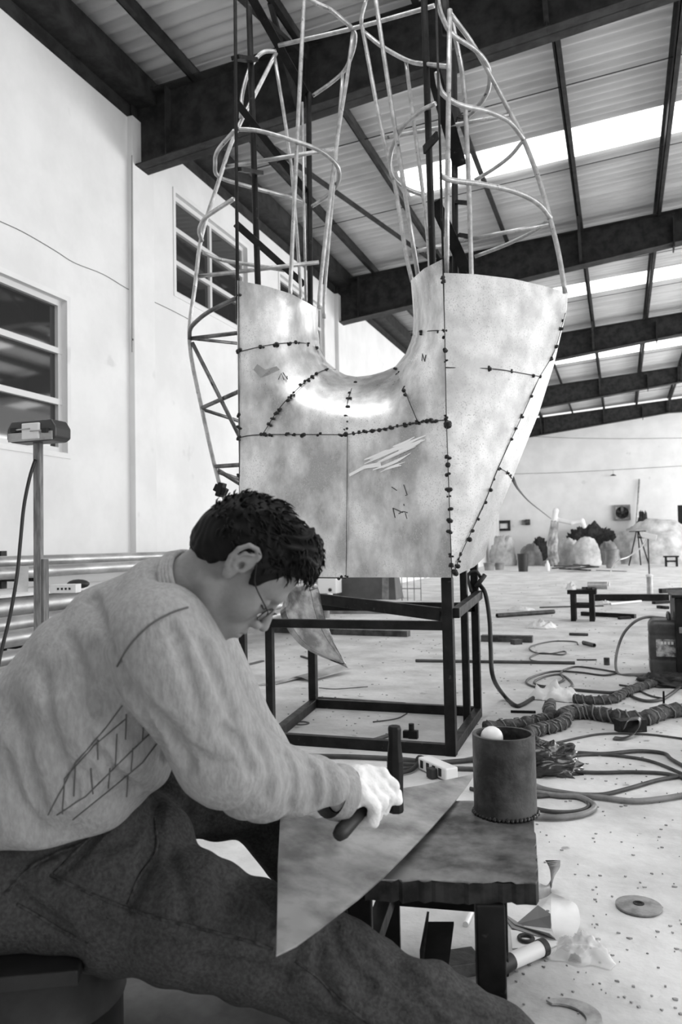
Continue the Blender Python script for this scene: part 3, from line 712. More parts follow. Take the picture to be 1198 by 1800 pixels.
# ---- sweater
NC = P(338, 1047, 1.335); NA = (P(430, 990, 1.30) - P(330, 1055, 1.34)).normalized()
torso = [C(25, 1345, 1.47, .145), C(95, 1315, 1.455, .148), C(186, 1200, 1.42, .142), C(258, 1122, 1.39, .112), C(298, 1072, 1.36, .088)]
belly = [C(60, 1375, 1.46, .118), C(150, 1350, 1.455, .112), C(215, 1275, 1.43, .115)]
armR = [C(285, 1120, 1.25, .085), C(312, 1185, 1.235, .083), C(392, 1328, 1.27, .074), C(452, 1365, 1.32, .066), C(530, 1382, 1.38, .053), C(597, 1393, 1.43, .048)]
armL = [C(330, 1110, 1.52, .08), C(446, 1318, 1.58, .060), C(500, 1375, 1.60, .05), C(560, 1400, 1.60, .04)]
def f_sweater(p):
    t = chain(p, torso, 1.22, wv, .05); t = smin(t, chain(p, belly, 1.35, wv, .05), .06)
    a = chain(p, armR, 1, None, .02); al = chain(p, armL, 1, None, .03)
    # folds on the sleeve
    u = p @ np.array(tuple((P(597, 1393, 1.43) - P(392, 1328, 1.27)).normalized())); vv = p @ np.array(tuple(UY)); ww = p @ np.array(wv)
    a = a + .0035 * np.sin(u * 95 + 3 * np.sin(vv * 23) + ww * 30) * np.clip((u - (np.array(P(392, 1328, 1.27)) @ np.array(tuple((P(597, 1393, 1.43) - P(392, 1328, 1.27)).normalized())))) * 14 + .5, 0, 1)
    X = p @ np.array(tuple(UX))
    t = t + .004 * np.sin(X * 42 + vv * 25 + 2.2 * np.sin(vv * 13 + ww * 9)) + .0025 * np.sin(X * 17 - vv * 75 + 2 * np.sin(X * 31))
    r = smin(t, a, .022); r = smin(r, al, .03)
    # neck opening
    r = smax(r, -cone(p, NC + NA * .070, NC + NA * .2, .070, .080), .010)
    # hem
    hp = np.array(tuple(P(100, 1474, 1.35))); hn = np.array(tuple((UY * -1 + UX * .10).normalized()))
    r = smax(r, (p - hp) @ hn, .012)
    # cuff end
    wn = np.array(tuple((P(597, 1393, 1.43) - P(500, 1375, 1.36)).normalized()))
    cut = (p - np.array(P(604, 1393, 1.435))) @ wn
    r = np.where(np.linalg.norm(p - np.array(P(604, 1393, 1.435)), axis=-1) < .12, smax(r, cut, .006), r)
    return r
def bounds(lst, pad=.03):
    A = np.array([c for c, r in lst]); R = np.array([r for c, r in lst])[:, None]
    return (A - R * 1.4).min(0) - pad, (A + R * 1.4).max(0) + pad
lo, hi = bounds(torso + belly + armR + armL)
from mathutils.bvhtree import BVHTree
def bvh(V, F): return BVHTree.FromPolygons([tuple(v) for v in V], [tuple(int(i) for i in f) for f in F])
def groove_segs(f, lo, hi, lines):
    V, F = surf(f, lo, hi, .014); tr = bvh(V, F); out = []
    for l, rr in lines:
        last = None
        for v in spl([Vector((a, b, 0)) for a, b in l], 4):
            h = tr.ray_cast(CAM, ray(v.x, v.y).normalized())
            if h[0] is None: last = None; continue
            if last is not None and (h[0] - last).length < .08: out.append((np.array(last), np.array(h[0]), rr))
            last = h[0]
    return out
def carve(r, p, segs, k=.010):
    mk_ = np.abs(r) < .03; q = p[mk_]
    if len(q) == 0: return r
    g = np.full(len(q), 1.0)
    for a, b, rr in segs:
        g = np.minimum(g, cone(q, a, b, rr + .008, rr + .008))
    r = r.copy(); r[mk_] = smax(r[mk_], -g, k); return r
SL = [([(160, 1050), (185, 1115), (215, 1190), (240, 1240)], .004), ([(120, 1120), (150, 1180), (170, 1250)], .001), ([(215, 1195), (255, 1245), (300, 1290), (330, 1345)], .007),
      ([(395, 1285), (425, 1312), (440, 1350)], .003), ([(335, 1320), (375, 1345), (420, 1345)], .002), ([(450, 1300), (475, 1345), (470, 1400)], .001), ([(505, 1325), (520, 1370), (510, 1425)], .001),
      ([(545, 1340), (556, 1385), (548, 1432)], .002), ([(575, 1350), (582, 1390), (575, 1430)], .002), ([(300, 1100), (330, 1180), (350, 1250)], .0), ([(355, 1130), (385, 1200), (410, 1260)], .001),
      ([(30, 1240), (45, 1330), (70, 1420)], .003), ([(75, 1180), (90, 1280), (130, 1400)], .001), ([(150, 1290), (190, 1350), (240, 1390)], .001), ([(10, 1330), (30, 1400), (70, 1460)], .002), ([(235, 1240), (275, 1300), (290, 1340)], .002)]
SGS = groove_segs(f_sweater, lo, hi, SL)
SWV, SWF = surf(lambda p: carve(f_sweater(p), p, SGS), lo, hi, .0065)
sweater = obj('sweater', (SWV, SWF), KNIT, MAN, 180, label='grey heather sweater with a dark diamond line pattern at the side')
SWB = bvh(SWV, SWF)
def hit(tree, px, py, off=.002):
    r = ray(px, py).normalized(); h = tree.ray_cast(CAM, r)
    return None if h[0] is None else h[0] + h[1] * off if h[1].dot(r) < 0 else h[0] - h[1] * off
def drape(tree, pts, r, mb=None, n=6, off=.001):
    mb = mb or MB(); dense = []
    for (a, b), (c, d_) in zip(pts[:-1], pts[1:]):
        k = max(1, int(math.hypot(c - a, d_ - b) / 9))
        for i in range(k): dense.append((a + (c - a) * i / k, b + (d_ - b) * i / k))
    dense.append(pts[-1]); run = []
    for q in dense:
        h = hit(tree, q[0], q[1], off)
        if h is None or (run and (h - run[-1]).length > .06):
            if len(run) > 2: mb.tube(run, r, n)
            run = []
        if h is not None: run.append(h)
    if len(run) > 2: mb.tube(run, r, n)
    return mb
def spx(l): return [(v.x, v.y) for v in spl([Vector((a, b, 0)) for a, b in l], 4)]
obj('shoulder_seam', drape(SWB, spx([(206, 1172), (228, 1135), (262, 1100), (300, 1078), (330, 1068)]), .0016), SEAMM, sweater)
pat = MB()
for l in ([(85, 1432), (133, 1340), (185, 1280), (215, 1240)], [(112, 1370), (165, 1310), (222, 1262)], [(100, 1432), (150, 1400), (205, 1345), (262, 1290)], [(128, 1440), (190, 1390), (250, 1340), (288, 1290)],
          [(113, 1370), (110, 1430)], [(133, 1345), (130, 1400)], [(160, 1350), (163, 1395)], [(172, 1300), (172, 1335)], [(205, 1290), (203, 1345)], [(222, 1255), (220, 1300)], [(193, 1350), (190, 1385)], [(233, 1315), (230, 1355)], [(252, 1268), (250, 1300)], [(225, 1360), (222, 1400)]):
    drape(SWB, l, .0011, pat, 5)
obj('diamond_pattern', pat, SEAMM, sweater)
# rib collar
ring = []; N1 = WV - NA * WV.dot(NA); N1.normalize(); N2 = NA.cross(N1).normalized()
for k in range(37):
    a = k / 36 * 2 * math.pi; ring.append(NC + NA * .004 + N1 * math.cos(a) * .080 + N2 * math.sin(a) * .079)
cm = MB(); rr = []
for q in (0, .006, .012, .018): cm.tube([c + NA * (q * .9) + (NC - c).normalized() * q * .35 for c in ring], .0052, 8)
obj('collar', cm, KNIT, sweater, 180)
cf = MB(); wn = (P(597, 1393, 1.43) - P(500, 1375, 1.36)).normalized()
cf.lathe(P(597, 1393, 1.43) - wn * .008, [(.047, -.014), (.0495, 0), (.0495, .014), (.045, .02), (.036, .02)], 28, wn)
obj('cuff', cf, KNIT, sweater, 180)
# ---- jeans
legR = [C(70, 1555, 1.47, .125), C(200, 1580, 1.42, .115), C(330, 1612, 1.375, .102), C(450, 1655, 1.37, .09), C(562, 1700, 1.375, .084), C(640, 1732, 1.36, .074), C(730, 1768, 1.345, .068), C(885, 1836, 1.33, .062)]
pel = [C(-40, 1530, 1.50, .14), C(40, 1520, 1.48, .13), C(150, 1490, 1.47, .10), C(240, 1462, 1.48, .07)]
legL = [C(120, 1490, 1.60, .105), C(300, 1400, 1.64, .085), C(448, 1408, 1.70, .076), C(530, 1520, 1.76, .062), C(590, 1650, 1.84, .055)]
lapc = [C(215, 1480, 1.42, .085), C(290, 1470, 1.46, .05)]
def f_jeans(p):
    X = p @ np.array(tuple(UX)); vv = p @ np.array(tuple(UY)); ww = p @ np.array(wv)
    a = chain(p, legR, 1.0, None, .03); b = chain(p, pel, 1.25, wv, .05); c = chain(p, legL, 1, None, .03); e = chain(p, lapc, 1, None, .03)
    a = a + .0065 * np.sin(X * 38 + vv * 60 + 2.5 * np.sin(vv * 21 + ww * 13)) * np.clip(.4 + np.sin(X * 9 + 1), 0, 1) + .002 * np.sin(X * 90 - vv * 50 + ww * 40)
    c = c + .004 * np.sin(X * 60 - vv * 30 + ww * 20 + 2 * np.sin(vv * 30))
    r = smin(smin(a, b, .05), smin(c, b, .04), .02); r = smin(r, e, .04)
    # keep clear of the sheet lying on the thigh
    nz = nrm if nrm.z > 0 else -nrm
    r2 = smax(r, (p - (np.array(tuple(Aq)) - .006 * np.array(tuple(nz)))) @ np.array(tuple(nz)), .006)
    near = (X > float((P(486, 1600, 1.3)) @ UX) - .01) & (X < float((P(640, 1600, 1.3)) @ UX))
    r = np.where(near, r2, r)
    r = smax(r, -(p[..., 2] - .012), .004)
    bc = (p - np.array(BC)) @ np.array([tuple(dd), tuple(nn), (0, 0, 1)]).T
    r = np.maximum(r, -(np.abs(bc) - np.array((.192, .162, .015))).max(-1))
    r = np.maximum(r, -np.maximum(np.linalg.norm(p[..., :2] - np.array((sc_.x, sc_.y)), axis=-1) - RD - .008, p[..., 2] - zt - .003))
    # cut off at the ankles
    return r
lo, hi = bounds(legR + pel + legL)
JL = [([(276, 1405), (272, 1470), (250, 1530), (225, 1590)], .007), ([(385, 1535), (410, 1580), (440, 1640)], .004), ([(415, 1545), (445, 1590), (478, 1620)], .003), ([(430, 1540), (462, 1560), (482, 1590)], .003),
      ([(55, 1505), (110, 1487), (175, 1455)], .006), ([(95, 1540), (130, 1505), (165, 1468)], .004), ([(590, 1625), (605, 1680), (650, 1730)], .007), ([(612, 1640), (660, 1695), (730, 1745)], .004), ([(570, 1650), (560, 1700), (590, 1760)], .003),
      ([(655, 1680), (700, 1730), (760, 1780)], .003), ([(700, 1700), (760, 1745), (820, 1790)], .002), ([(300, 1500), (320, 1560), (330, 1610)], .002), ([(150, 1610), (220, 1640), (300, 1660)], .002), ([(350, 1690), (430, 1700), (500, 1720)], .003),
      ([(20, 1560), (60, 1600), (120, 1640)], .003), ([(180, 1490), (230, 1470), (262, 1420)], .003), ([(800, 1760), (840, 1790), (880, 1800)], .002), ([(320, 1350), (340, 1390), (330, 1430)], .003), ([(360, 1380), (372, 1420), (360, 1450)], .003)]
JGS = groove_segs(f_jeans, lo, hi, JL)
JV, JF = surf(lambda p: carve(f_jeans(p), p, JGS, .011), lo, hi, .007)
jeans = obj('jeans', (JV, JF), DENIM, MAN, 180, label='dark worn blue-grey denim jeans')
JB = bvh(JV, JF)
st = MB()
for l in ([(88, 1538), (140, 1562), (210, 1592), (280, 1615), (350, 1632), (420, 1650), (480, 1668)], [(520, 1690), (560, 1720), (600, 1762), (650, 1800)],
          [(30, 1590), (70, 1612), (110, 1637), (160, 1662)], [(95, 1535), (130, 1500), (165, 1465)], [(8, 1572), (50, 1528), (100, 1500), (150, 1482)], [(225, 1590), (245, 1540), (275, 1495), (272, 1440)]):
    drape(JB, spx(l), .003, st, 6, off=.0004)
obj('seam', st, THREAD, jeans)
# shoes
def shoe(px, py, d, yaw, name='work_shoe'):
    a = P(px, py, d); a.z = 0; dr = Vector((math.cos(yaw), math.sin(yaw), 0))
    def f(p):
        q = p.copy(); A_ = lambda t, z: tuple(a + dr * t + Vector((0, 0, z)))
        r = cone(q, A_(-.02, .06), A_(.17, .036), .048, .036); r = smin(r, cone(q, A_(-.02, .06), A_(-.02, .11), .045, .042), .03)
        return smax(r, -(q[..., 2] - .003), .004)
    L0 = np.array(a) - .28; H0 = np.array(a) + .28; L0[2] = -.01; H0[2] = .2
    return obj(name, surf(f, L0, H0, .008), BLACK, MAN, 180)
shoe(905, 1900, 1.33, math.radians(-20)); shoe(590, 1660, 1.83, math.radians(-60))
# belt line under the hem
# ---- head and neck (one continuous skin surface)
F_ = (UX * .60 - UY * .80).normalized(); U_ = (UX * .80 + UY * .60).normalized(); Sd = -WV
HO = P(417, 988, 1.30); HS = .96
HM = np.array([tuple(F_), tuple(U_), tuple(Sd)])           # rows: local axes
def tol(p): return (p - np.array(tuple(HO))) @ HM.T / HS
def tow(l): return np.array(tuple(HO)) + (np.array(l) * HS) @ HM
nb = tol(np.array([tuple(P(296, 1078, 1.37))]))[0]; nm = tol(np.array([tuple(P(352, 1035, 1.325))]))[0]
def f_head(q):
    s = np.abs(q[..., 2]); Q = np.stack([q[..., 0], q[..., 1], s], -1)
    r = ell(Q, (.0, .034, 0), (.089, .084, .076))
    r = smin(r, ell(Q, (.047, .030, 0), (.044, .058, .060)), .02)
    r = smin(r, ell(Q, (.040, -.045, 0), (.050, .070, .056)), .03)
    r = smin(r, cone(Q, (.002, -.050, .052), (.066, -.102, .014), .017, .017), .022)
    r = smin(r, ell(Q, (.074, -.100, 0), (.020, .017, .022)), .012)
    r = smin(r, cone(Q, (.088, .022, .012), (.070, .020, .042), .011, .010), .012)
    r = smin(r, ell(Q, (.056, -.028, .042), (.028, .026, .022)), .018)
    r = smax(r, -ell(Q, (.099, .000, .033), (.018, .013, .017)), .010)
    r = smin(r, ell(Q, (.075, .001, .032), (.0145, .0125, .0145)), .003)
    r = smin(r, cone(Q, (.091, .010, 0), (.114, -.030, 0), .007, .0095), .010)
    r = smin(r, ell(Q, (.102, -.036, .0125), (.011, .008, .0075)), .004)
    r = smax(r, -ell(Q, (.106, -.043, .008), (.006, .004, .0035)), .002)
    r = smin(r, ell(Q, (.086, -.064, 0), (.017, .026, .028)), .012)
    r = smin(r, cone(Q, (.1015, -.061, 0), (.088, -.064, .020), .0055, .0045), .004)
    r = smin(r, cone(Q, (.0985, -.073, 0), (.087, -.069, .018), .0065, .0045), .004)
    r = smax(r, -cone(Q, (.108, -.0665, 0), (.090, -.0665, .021), .0022, .002), .002)
    # neck
    k = cone(q, (-.016, -.010, 0), nm, .050, .060); k = smin(k, cone(q, nm, nb, .060, .075), .03)
    r = smin(r, k, .028)
    # ears
    Q = Q - np.array((.012, .014, 0))
    hx = [(.007, .002, .074), (.010, .016, .077), (.006, .030, .081), (-.006, .036, .086), (-.019, .030, .090), (-.025, .014, .091), (-.023, -.004, .088), (-.016, -.018, .083), (-.006, -.026, .078)]
    e = None
    for a, b in zip(hx[:-1], hx[1:]):
        d = cone(Q, a, b, .0042, .0042); e = d if e is None else smin(e, d, .002)
    e = smin(e, ell(Q, (-.004, -.025, .078), (.008, .011, .006)), .004)
    bowl = ell(Q, (-.008, .006, .079), (.017, .030, .006)); e = smin(e, bowl, .004)
    ah = [(-.004, .024, .086), (-.014, .016, .088), (-.016, .002, .087), (-.009, -.010, .084)]
    for a, b in zip(ah[:-1], ah[1:]): e = smin(e, cone(Q, a, b, .0032, .0032), .003)
    e = smin(e, ell(Q, (.007, -.002, .077), (.004, .007, .006)), .003)
    r = smin(r, e, .006)
    r = smax(r, -ell(Q, (-.002, -.001, .083), (.0045, .0065, .009)), .003)
    return r
pts8 = np.array([tow((f, u, s)) for f in (-.24, .135) for u in (-.27, .14) for s in (-.16, .13)])
def f_headw(p): return f_head(tol(p))
# mesh in local axes, then carry to the world
hv, hf = surf(f_head, (-.23, -.26, -.15), (.135, .135, .115), .0026)
HW = tow(hv)
body = obj('body', (HW, hf), SKIN, MAN, 180)
# eye brows, closed lashes, stubble side
bw = MB()
for sg in (1, -1):
    for k in range(14):
        t = k / 13; c = Vector((.096 - .020 * t * t, .021 + .004 * math.sin(t * 3), sg * (.012 + .034 * t)))
        a = Vector(tow((c.x, c.y, c.z))); b = Vector(tow((c.x - .006, c.y + .005, c.z + sg * .007))); bw.tube([a, (a + b) / 2 + Vector(tow((.002, 0, 0))) * 0, b], [.0018, .0022, .0008], 5)
obj('eyebrows', bw, HAIR, body, 180)
ls = MB()
for sg in (1, -1):
    ls.tube(spl([Vector(tow(c)) for c in ((.090, -.004, sg * .022), (.0905, -.007, sg * .030), (.087, -.0065, sg * .039), (.081, -.004, sg * .045))], 5), .0011, 5)
obj('eyelashes', ls, HAIR, body, 180)
# hair
def f_hair(q):
    n1 = .0045 * np.sin(q[..., 0] * 190 + 2.5 * np.sin(q[..., 1] * 90) + 1.4 * np.sin(q[..., 2] * 120)) * np.sin(q[..., 1] * 150 + q[..., 2] * 170 + 2 * np.sin(q[..., 0] * 80))
    n2 = .006 * np.sin(q[..., 0] * 70 + q[..., 2] * 60) * np.sin(q[..., 1] * 64 - q[..., 2] * 47 + 1)
    fr_ = np.clip((q[..., 1] - .02) * 12, 0, 1)
    r = ell(q, (.000, .030, 0), (.100, .092, .086)); r = smin(r, ell(q, (.046, .082, 0), (.052, .052, .066)), .02)
    r = smin(r, ell(q, (-.046, -.002, 0), (.044, .048, .060)), .02)
    r = r + (n1 + n2 * .7) * (.25 + .75 * fr_)
    s = np.abs(q[..., 2]); f = q[..., 0]
    line = np.interp(f, [-.14, -.080, -.05, -.024, -.012, .008, .018, .022, .040, .050, .060, .070, .10], [-.055, -.052, -.042, -.028, -.006, .040, .050, .036, .002, .006, .040, .060, .070])
    mid = np.interp(f, [-.12, -.085, .055, .075, .10], [-.055, -.050, .050, .074, .082]); w_ = np.clip((s - .035) / .025, 0, 1)
    # nape keeps its line all round the back
    ln = np.where(f < -.03, line, mid * (1 - w_) + line * w_)
    return smax(r, (ln + n1 * .8) - q[..., 1], .004)
av, af = surf(f_hair, (-.14, -.075, -.11), (.125, .155, .11), .0028)
hm = MB(); rnd = random.Random(11)
o = None
AVW = tow(av)
hair = obj('hair', (AVW, af), HAIR, MAN, 180, label='short thick black hair')
# loose tufts over the hair mass
sel = [i for i in range(len(av)) if av[i][1] > .01 and f_hair(av[i][None] * 1.0)[0] < .004]
rnd.shuffle(sel); tf = MB()
for i in sel[:900]:
    v = Vector(av[i]); nrm_ = (v - Vector((0, .04, 0))).normalized()
    if v.y < .02 + max(0, v.x) * .5: continue
    swirl = Vector((.7 + rnd.uniform(-.5, .5), rnd.uniform(-.5, .5) - (.5 if v.x > .04 else 0), rnd.uniform(-.6, .6))); t_ = (swirl - nrm_ * swirl.dot(nrm_)).normalized()
    L_ = rnd.uniform(.012, .024); a = v - nrm_ * .004; b = v + nrm_ * .003 + t_ * L_ * .5; c = v + nrm_ * rnd.uniform(.0, .006) + t_ * L_
    tf.tube([Vector(tow(tuple(x))) for x in (a, b, c)], [.0022, .0016, .0003], 4)
obj('hair_tufts', tf, HAIR, hair, 180)
# glasses
G = MB(); lensn = Vector((1, -.12, 0)).normalized()
gl = obj('glasses', MB().tube([Vector(tow(c)) for c in ((.108, -.003, -.009), (.1105, .000, 0), (.108, -.003, .009))], .0012, 6), STEELD, MAN, 180, label='thin wire rimmed glasses low on the nose')
for sg in (1, -1):
    ring = [];
    for k in range(25):
        a = k / 24 * 2 * math.pi; ca, sa = math.cos(a), math.sin(a)
        ring.append(Vector(tow((.104 - .006 * abs(.006 + .024 * (1 + ca)) / .03, -.010 + .0155 * sa, sg * (.034 + .025 * ca)))))
    obj('lens_rim', MB().tube(ring, .0011, 6), STEELD, gl, 180)
    c0 = sum(ring[:-1], Vector()) / 24; obj('lens', MB().add(ring[:-1], [tuple(range(24))]), mat('clear_lens', .6, .02, spec=.8), gl)
    obj('temple', MB().tube(spl([Vector(tow(c)) for c in ((.099, -.004, sg * .060), (.093, .002, sg * .071), (.05, .012, sg * .082), (.032, .026, sg * .084), (.022, .036, sg * .084))], 4), .0012, 6), STEELD, gl, 180)
lm = MATS['clear_lens']; lm.node_tree.nodes['Principled BSDF'].inputs['Transmission Weight'].default_value = 1.0; lm.node_tree.nodes['Principled BSDF'].inputs['IOR'].default_value = 1.02

# ---- hammer and gloved hands
hb = P(600, 1462, 1.385); hh = P(690, 1366, 1.535)
HMR = thing('hammer', 'long headed dark hammer gripped upright in the white glove over the sheet', 'hammer', P(690, 1430, 1.53))
ax = (hh - hb).normalized()
obj('handle', MB().tube([hb - ax * .012, hb, hb + (hh - hb) * .3, hb + (hh - hb) * .6, hh + ax * .01], [.011, .0145, .0125, .0115, .010], 12), mat('dark_handle', .02, .5), HMR, 180)
ht, hbm = P(693, 1276, 1.52), P(695, 1427, 1.52); hv_ = (ht - hbm)
m = MB(); 
def octo(p, r): 
    return [p + (UX * math.cos(a) + WV * math.sin(a)) * r for a in [math.pi / 8 + k * math.pi / 4 for k in range(8)]]
segs = [(0, .0145), (.03, .0165), (.2, .0155), (.42, .0165), (.6, .0165), (.8, .0125), (.97, .0135), (1, .0115)]
vs = []; 
for t_, r_ in segs: vs += octo(hbm + hv_ * t_, r_)
fs = [(i * 8 + k, i * 8 + (k + 1) % 8, (i + 1) * 8 + (k + 1) % 8, (i + 1) * 8 + k) for i in range(len(segs) - 1) for k in range(8)] + [tuple(range(8))[::-1], tuple(range(len(vs) - 8, len(vs)))]
obj('hammer_head', m.add(vs, fs), FRAMEM, HMR, bevel=.001)
def fist(wr, gc, axis, toward, name, k=1.0):
    """gloved fist closed round the axis through gc: palm on the wrist side, four bent fingers, thumb across"""
    axis = axis.normalized(); out = (gc - wr); out = (out - axis * out.dot(axis)).normalized(); sd = axis.cross(out).normalized()
    if sd.dot(toward) < 0: sd = -sd
    parts = []
    for i, o_ in enumerate((-.030, -.010, .010, .030)):
        ln = (.9, 1.05, 1.0, .8)[i]; base_ = gc + axis * o_ * k; pts = []
        for j, a in enumerate((-95, -35, 30, 95, 150)):
            a = math.radians(a * ln); rr = .030 - .003 * max(0, j - 2)
            # knuckles start on the back (side of the wrist), go over the far side, curl under
            pts.append(base_ + (out * math.sin(a + 0) * rr * 1.0 + sd * -1 * math.cos(a) * rr * -1) * k)
        parts.append([(tuple(p_), (.0125 - .0009 * j) * k) for j, p_ in enumerate(pts)])
    th = [(tuple(wr + (gc - wr) * .45 + axis * .030), .015), (tuple(gc + axis * .046 * k + out * .004), .0125), (tuple(gc + axis * .040 * k + out * .026 + sd * .012), .011), (tuple(gc + axis * .026 + out * .036 + sd * .024), .010)]
    palm0 = gc - out * .022 * k; 
    def f(p):
        r = cone(p, wr, wr + (palm0 - wr) * .6, .036, .034); 
        r = smin(r, cone(p, palm0 - axis * .026, palm0 + axis * .026, .026, .026), .02)
        r = smin(r, cone(p, wr + (palm0 - wr) * .5 - axis * .01, wr + (palm0 - wr) * .5 + axis * .02, .030, .030), .02)
        fg = None
        for q in parts:
            d = chain(p, q, 1, None, .003); fg = d if fg is None else smin(fg, d, .0025)
        r = smin(r, fg, .008); r = smin(r, chain(p, th, 1, None, .004), .006)
        r = smax(r, -cone(p, gc - axis * .2, gc + axis * .2, .0118, .0118), .002)
        a_ = (p - np.array(wr)) @ np.array((gc - wr).normalized())
        return r + .0012 * np.sin(a_ * 260)
    A = np.array([wr, gc]); 
    return obj(name, surf(f, A.min(0) - .09, A.max(0) + .09, .0032), GLOVE, MAN, 180, label='white cotton work glove')
gR = fist(P(604, 1390, 1.44), P(650, 1404, 1.46), ax, Vector((0, 0, 1)), 'glove', 1.12)
gL = fist(P(545, 1398, 1.60), P(588, 1408, 1.62), WV, Vector((0, 0, 1)), 'glove')
obj('glove_cuff', MB().lathe(P(604, 1390, 1.44), [(.0395, -.012), (.041, 0), (.040, .012), (.034, .014)], 24, (P(650, 1400, 1.46) - P(604, 1390, 1.44))), mat('dark_cuff', .05, .8), gR, 180, label='dark cuff band')
# ================================================================== THINGS ON THE FLOOR
def fbar(name, label, cat, a, b, w, h, m, group=None, z=0.0, bevel=.002):
    A = on_z(a[0], a[1]); B = on_z(b[0], b[1]); A.z = B.z = z + h / 2
    return single(name, MB().bar(A, B, w, h), m, label, cat, group, bevel=bevel)
def fpipe(name, label, cat, a, b, r, m, group=None, hollow=True):
    A = on_z(a[0], a[1]); B = on_z(b[0], b[1]); A.z = B.z = r; d = (B - A); L = d.length
    mb = MB().lathe(A, [(r * .75, 0), (r, 0), (r, L), (r * .75, L), (r * .75, 0)], 14, d) if hollow else MB().cyl(A, r, L, 14, d)
    return single(name, mb, m, label, cat, group, smooth=40)
def cable(label, pts, r, m=CABLE, name='cable', cat='cable', k=6):
    P3 = []
    for p in pts:
        q = on_z(p[0], p[1], r + (p[2] if len(p) > 2 else 0)); P3.append(q)
    r *= .86
    return single(name, MB().tube(spl(P3, k), r, 7), m, label, cat, smooth=180)
def mound(name, label, cat, px, Yc, rx, ry, rz, m, seed, rough=.18, fr=2.0, back=None, yaw=0, n=46, sharp=False):
    c = on_y(px, 960, Yc) if Yc < 100 else on_z(px, Yc); c.z = 0; vs = []; fs = []
    for i in range(n // 2 + 1):
        th = math.pi / 2 * i / (n // 2)
        for k in range(n):
            a = 2 * math.pi * k / n; d = Vector((math.sin(th) * math.cos(a), math.sin(th) * math.sin(a), math.cos(th)))
            q = noise.fractal(d * fr + Vector((seed * 7.1, 0, 0)), 1.0, 2.1, 4) * rough * .7 + abs(noise.noise(d * fr * 2.6 + Vector((seed, 9, 2)))) * rough * .7
            pw = math.sin(th) ** .62 / max(1e-4, math.sin(th)) if th > 1e-4 else 0
            s = max(.3, 1 + q)
            vs.append(c + Vector((d.x * rx * s * pw, d.y * ry * s * pw, max(0, d.z * rz * s * .92))))
    for i in range(n // 2):
        for k in range(n): fs.append((i * n + k, (i + 1) * n + k, (i + 1) * n + (k + 1) % n, i * n + (k + 1) % n))
    return single(name, MB().add(vs, fs), m, label, cat, smooth=None if sharp else 180)
def rag(name, label, cat, px, py, sx, sy, h, m, seed, z=0.0, n=22):
    c = on_z(px, py, z); vs = []; fs = []; rnd = random.Random(seed)
    for i in range(n + 1):
        for j in range(n + 1):
            u, v = i / n * 2 - 1, j / n * 2 - 1; rr = math.hypot(u, v); e = 1 - .25 * rr + .3 * noise.noise(Vector((u * 1.3, v * 1.3, seed)))
            zz = max(0, 1 - rr) ** .6 * h * (.45 + .9 * (1 - abs(noise.noise(Vector((u * 2.1 + seed, v * 2.1, 1)))) * 2) ** 2 * .5 + .35 * noise.noise(Vector((u * 6, v * 6, seed)))) + .004
            vs.append(c + Vector((u * sx / 2 * e, v * sy / 2 * e, zz)))
    for i in range(n):
        for j in range(n): a = i * (n + 1) + j; fs.append((a, a + 1, a + n + 2, a + n + 1))
    o = single(name, MB().add(vs, fs), m, label, cat, smooth=180); s = o.modifiers.new('solid', 'SOLIDIFY'); s.thickness = .002; s.offset = 1; return o
def low_bench(px1, px2, pyt, pyb, label, name='work_stool'):
    """small steel work stool: slab top, four splayed legs and two rails"""
    A = on_z(px1, pyb); B = on_z(px2, pyb); h = on_y((px1 + px2) / 2, pyt, A.y).z; c = (A + B) / 2; c.z = 0
    w = (B - A).length; t = thing(name, label, 'stool', c); x0, x1 = c.x - w / 2, c.x + w / 2; y0, y1 = c.y, c.y + w * .7
    obj('stool_top', MB().bb(x0 - w * .12, x1 + w * .1, y0 - .03, y1 + .05, h - .05, h), FRAMEM, t, bevel=.004)
    for x in (x0 + .03, x1 - .03):
        for y in (y0, y1): obj('stool_leg', MB().bb(x - .03, x + .03, y - .03, y + .03, 0, h - .05), FRAMEM, t, bevel=.003)
    for y in (y0, y1): obj('stool_rail', MB().bb(x0 + .06, x1 - .06, y - .02, y + .02, h * .42, h * .42 + .05), FRAMEM, t)
    return t, c, h, w
# --- middle distance, right
t, c, h, w = low_bench(1003, 1045, 1037, 1092, 'small dark work stool with a crossbar standing in the middle of the hall floor')
rag('rag', 'crumpled white rag on the left end of the far work stool', 'rag', 1003, 1037, .16, .14, .11, PAPER, 3, z=h)
b = on_z(1030, 1037, h)
for k, (dx, dy, nm) in enumerate(((-.03, .1, 'leftmost'), (.02, .14, 'middle'), (.07, .1, 'rightmost'))):
    single('scrap_piece', MB().box((b.x + dx, b.y + dy, h + .015), (.05, .04, .03), Matrix.Rotation(k, 3, 'Z')), RUST, nm + ' of three small dark scraps on the far work stool', 'scrap', bevel=.003)
b = on_z(1052, 1032, h); single('tin_can', MB().lathe((c.x + w * .22, c.y + .1, h + .045), [(.001, 0), (.045, 0), (.045, .22), (.001, .22)], 18, (1, 0, 0)), PIPEM, 'shiny can lying on the right end of the far work stool', 'can', smooth=40)
low_bench(1169, 1191, 977, 996, 'tiny distant dark stool near the right edge under the tarpaulin heap')
fbar('steel_channel', 'long black steel channel lying behind the far work stool', 'steel bar', (1040, 1056), (1175, 1056), .12, .10, FRAMEM)
fbar('steel_tube', 'dark square tube lying in front of the far work stool, pointing right', 'steel bar', (1022, 1082), (1116, 1087), .06, .05, FRAMEM)
fbar('steel_offcut', 'short flat dark offcut lying just in front of the square tube', 'steel bar', (1087, 1089), (1107, 1088), .05, .03, FRAMEM)
fpipe('white_rod', 'white rod lying beside the long black channel', 'rod', (1072, 1064), (1126, 1059), .018, WHITEP)
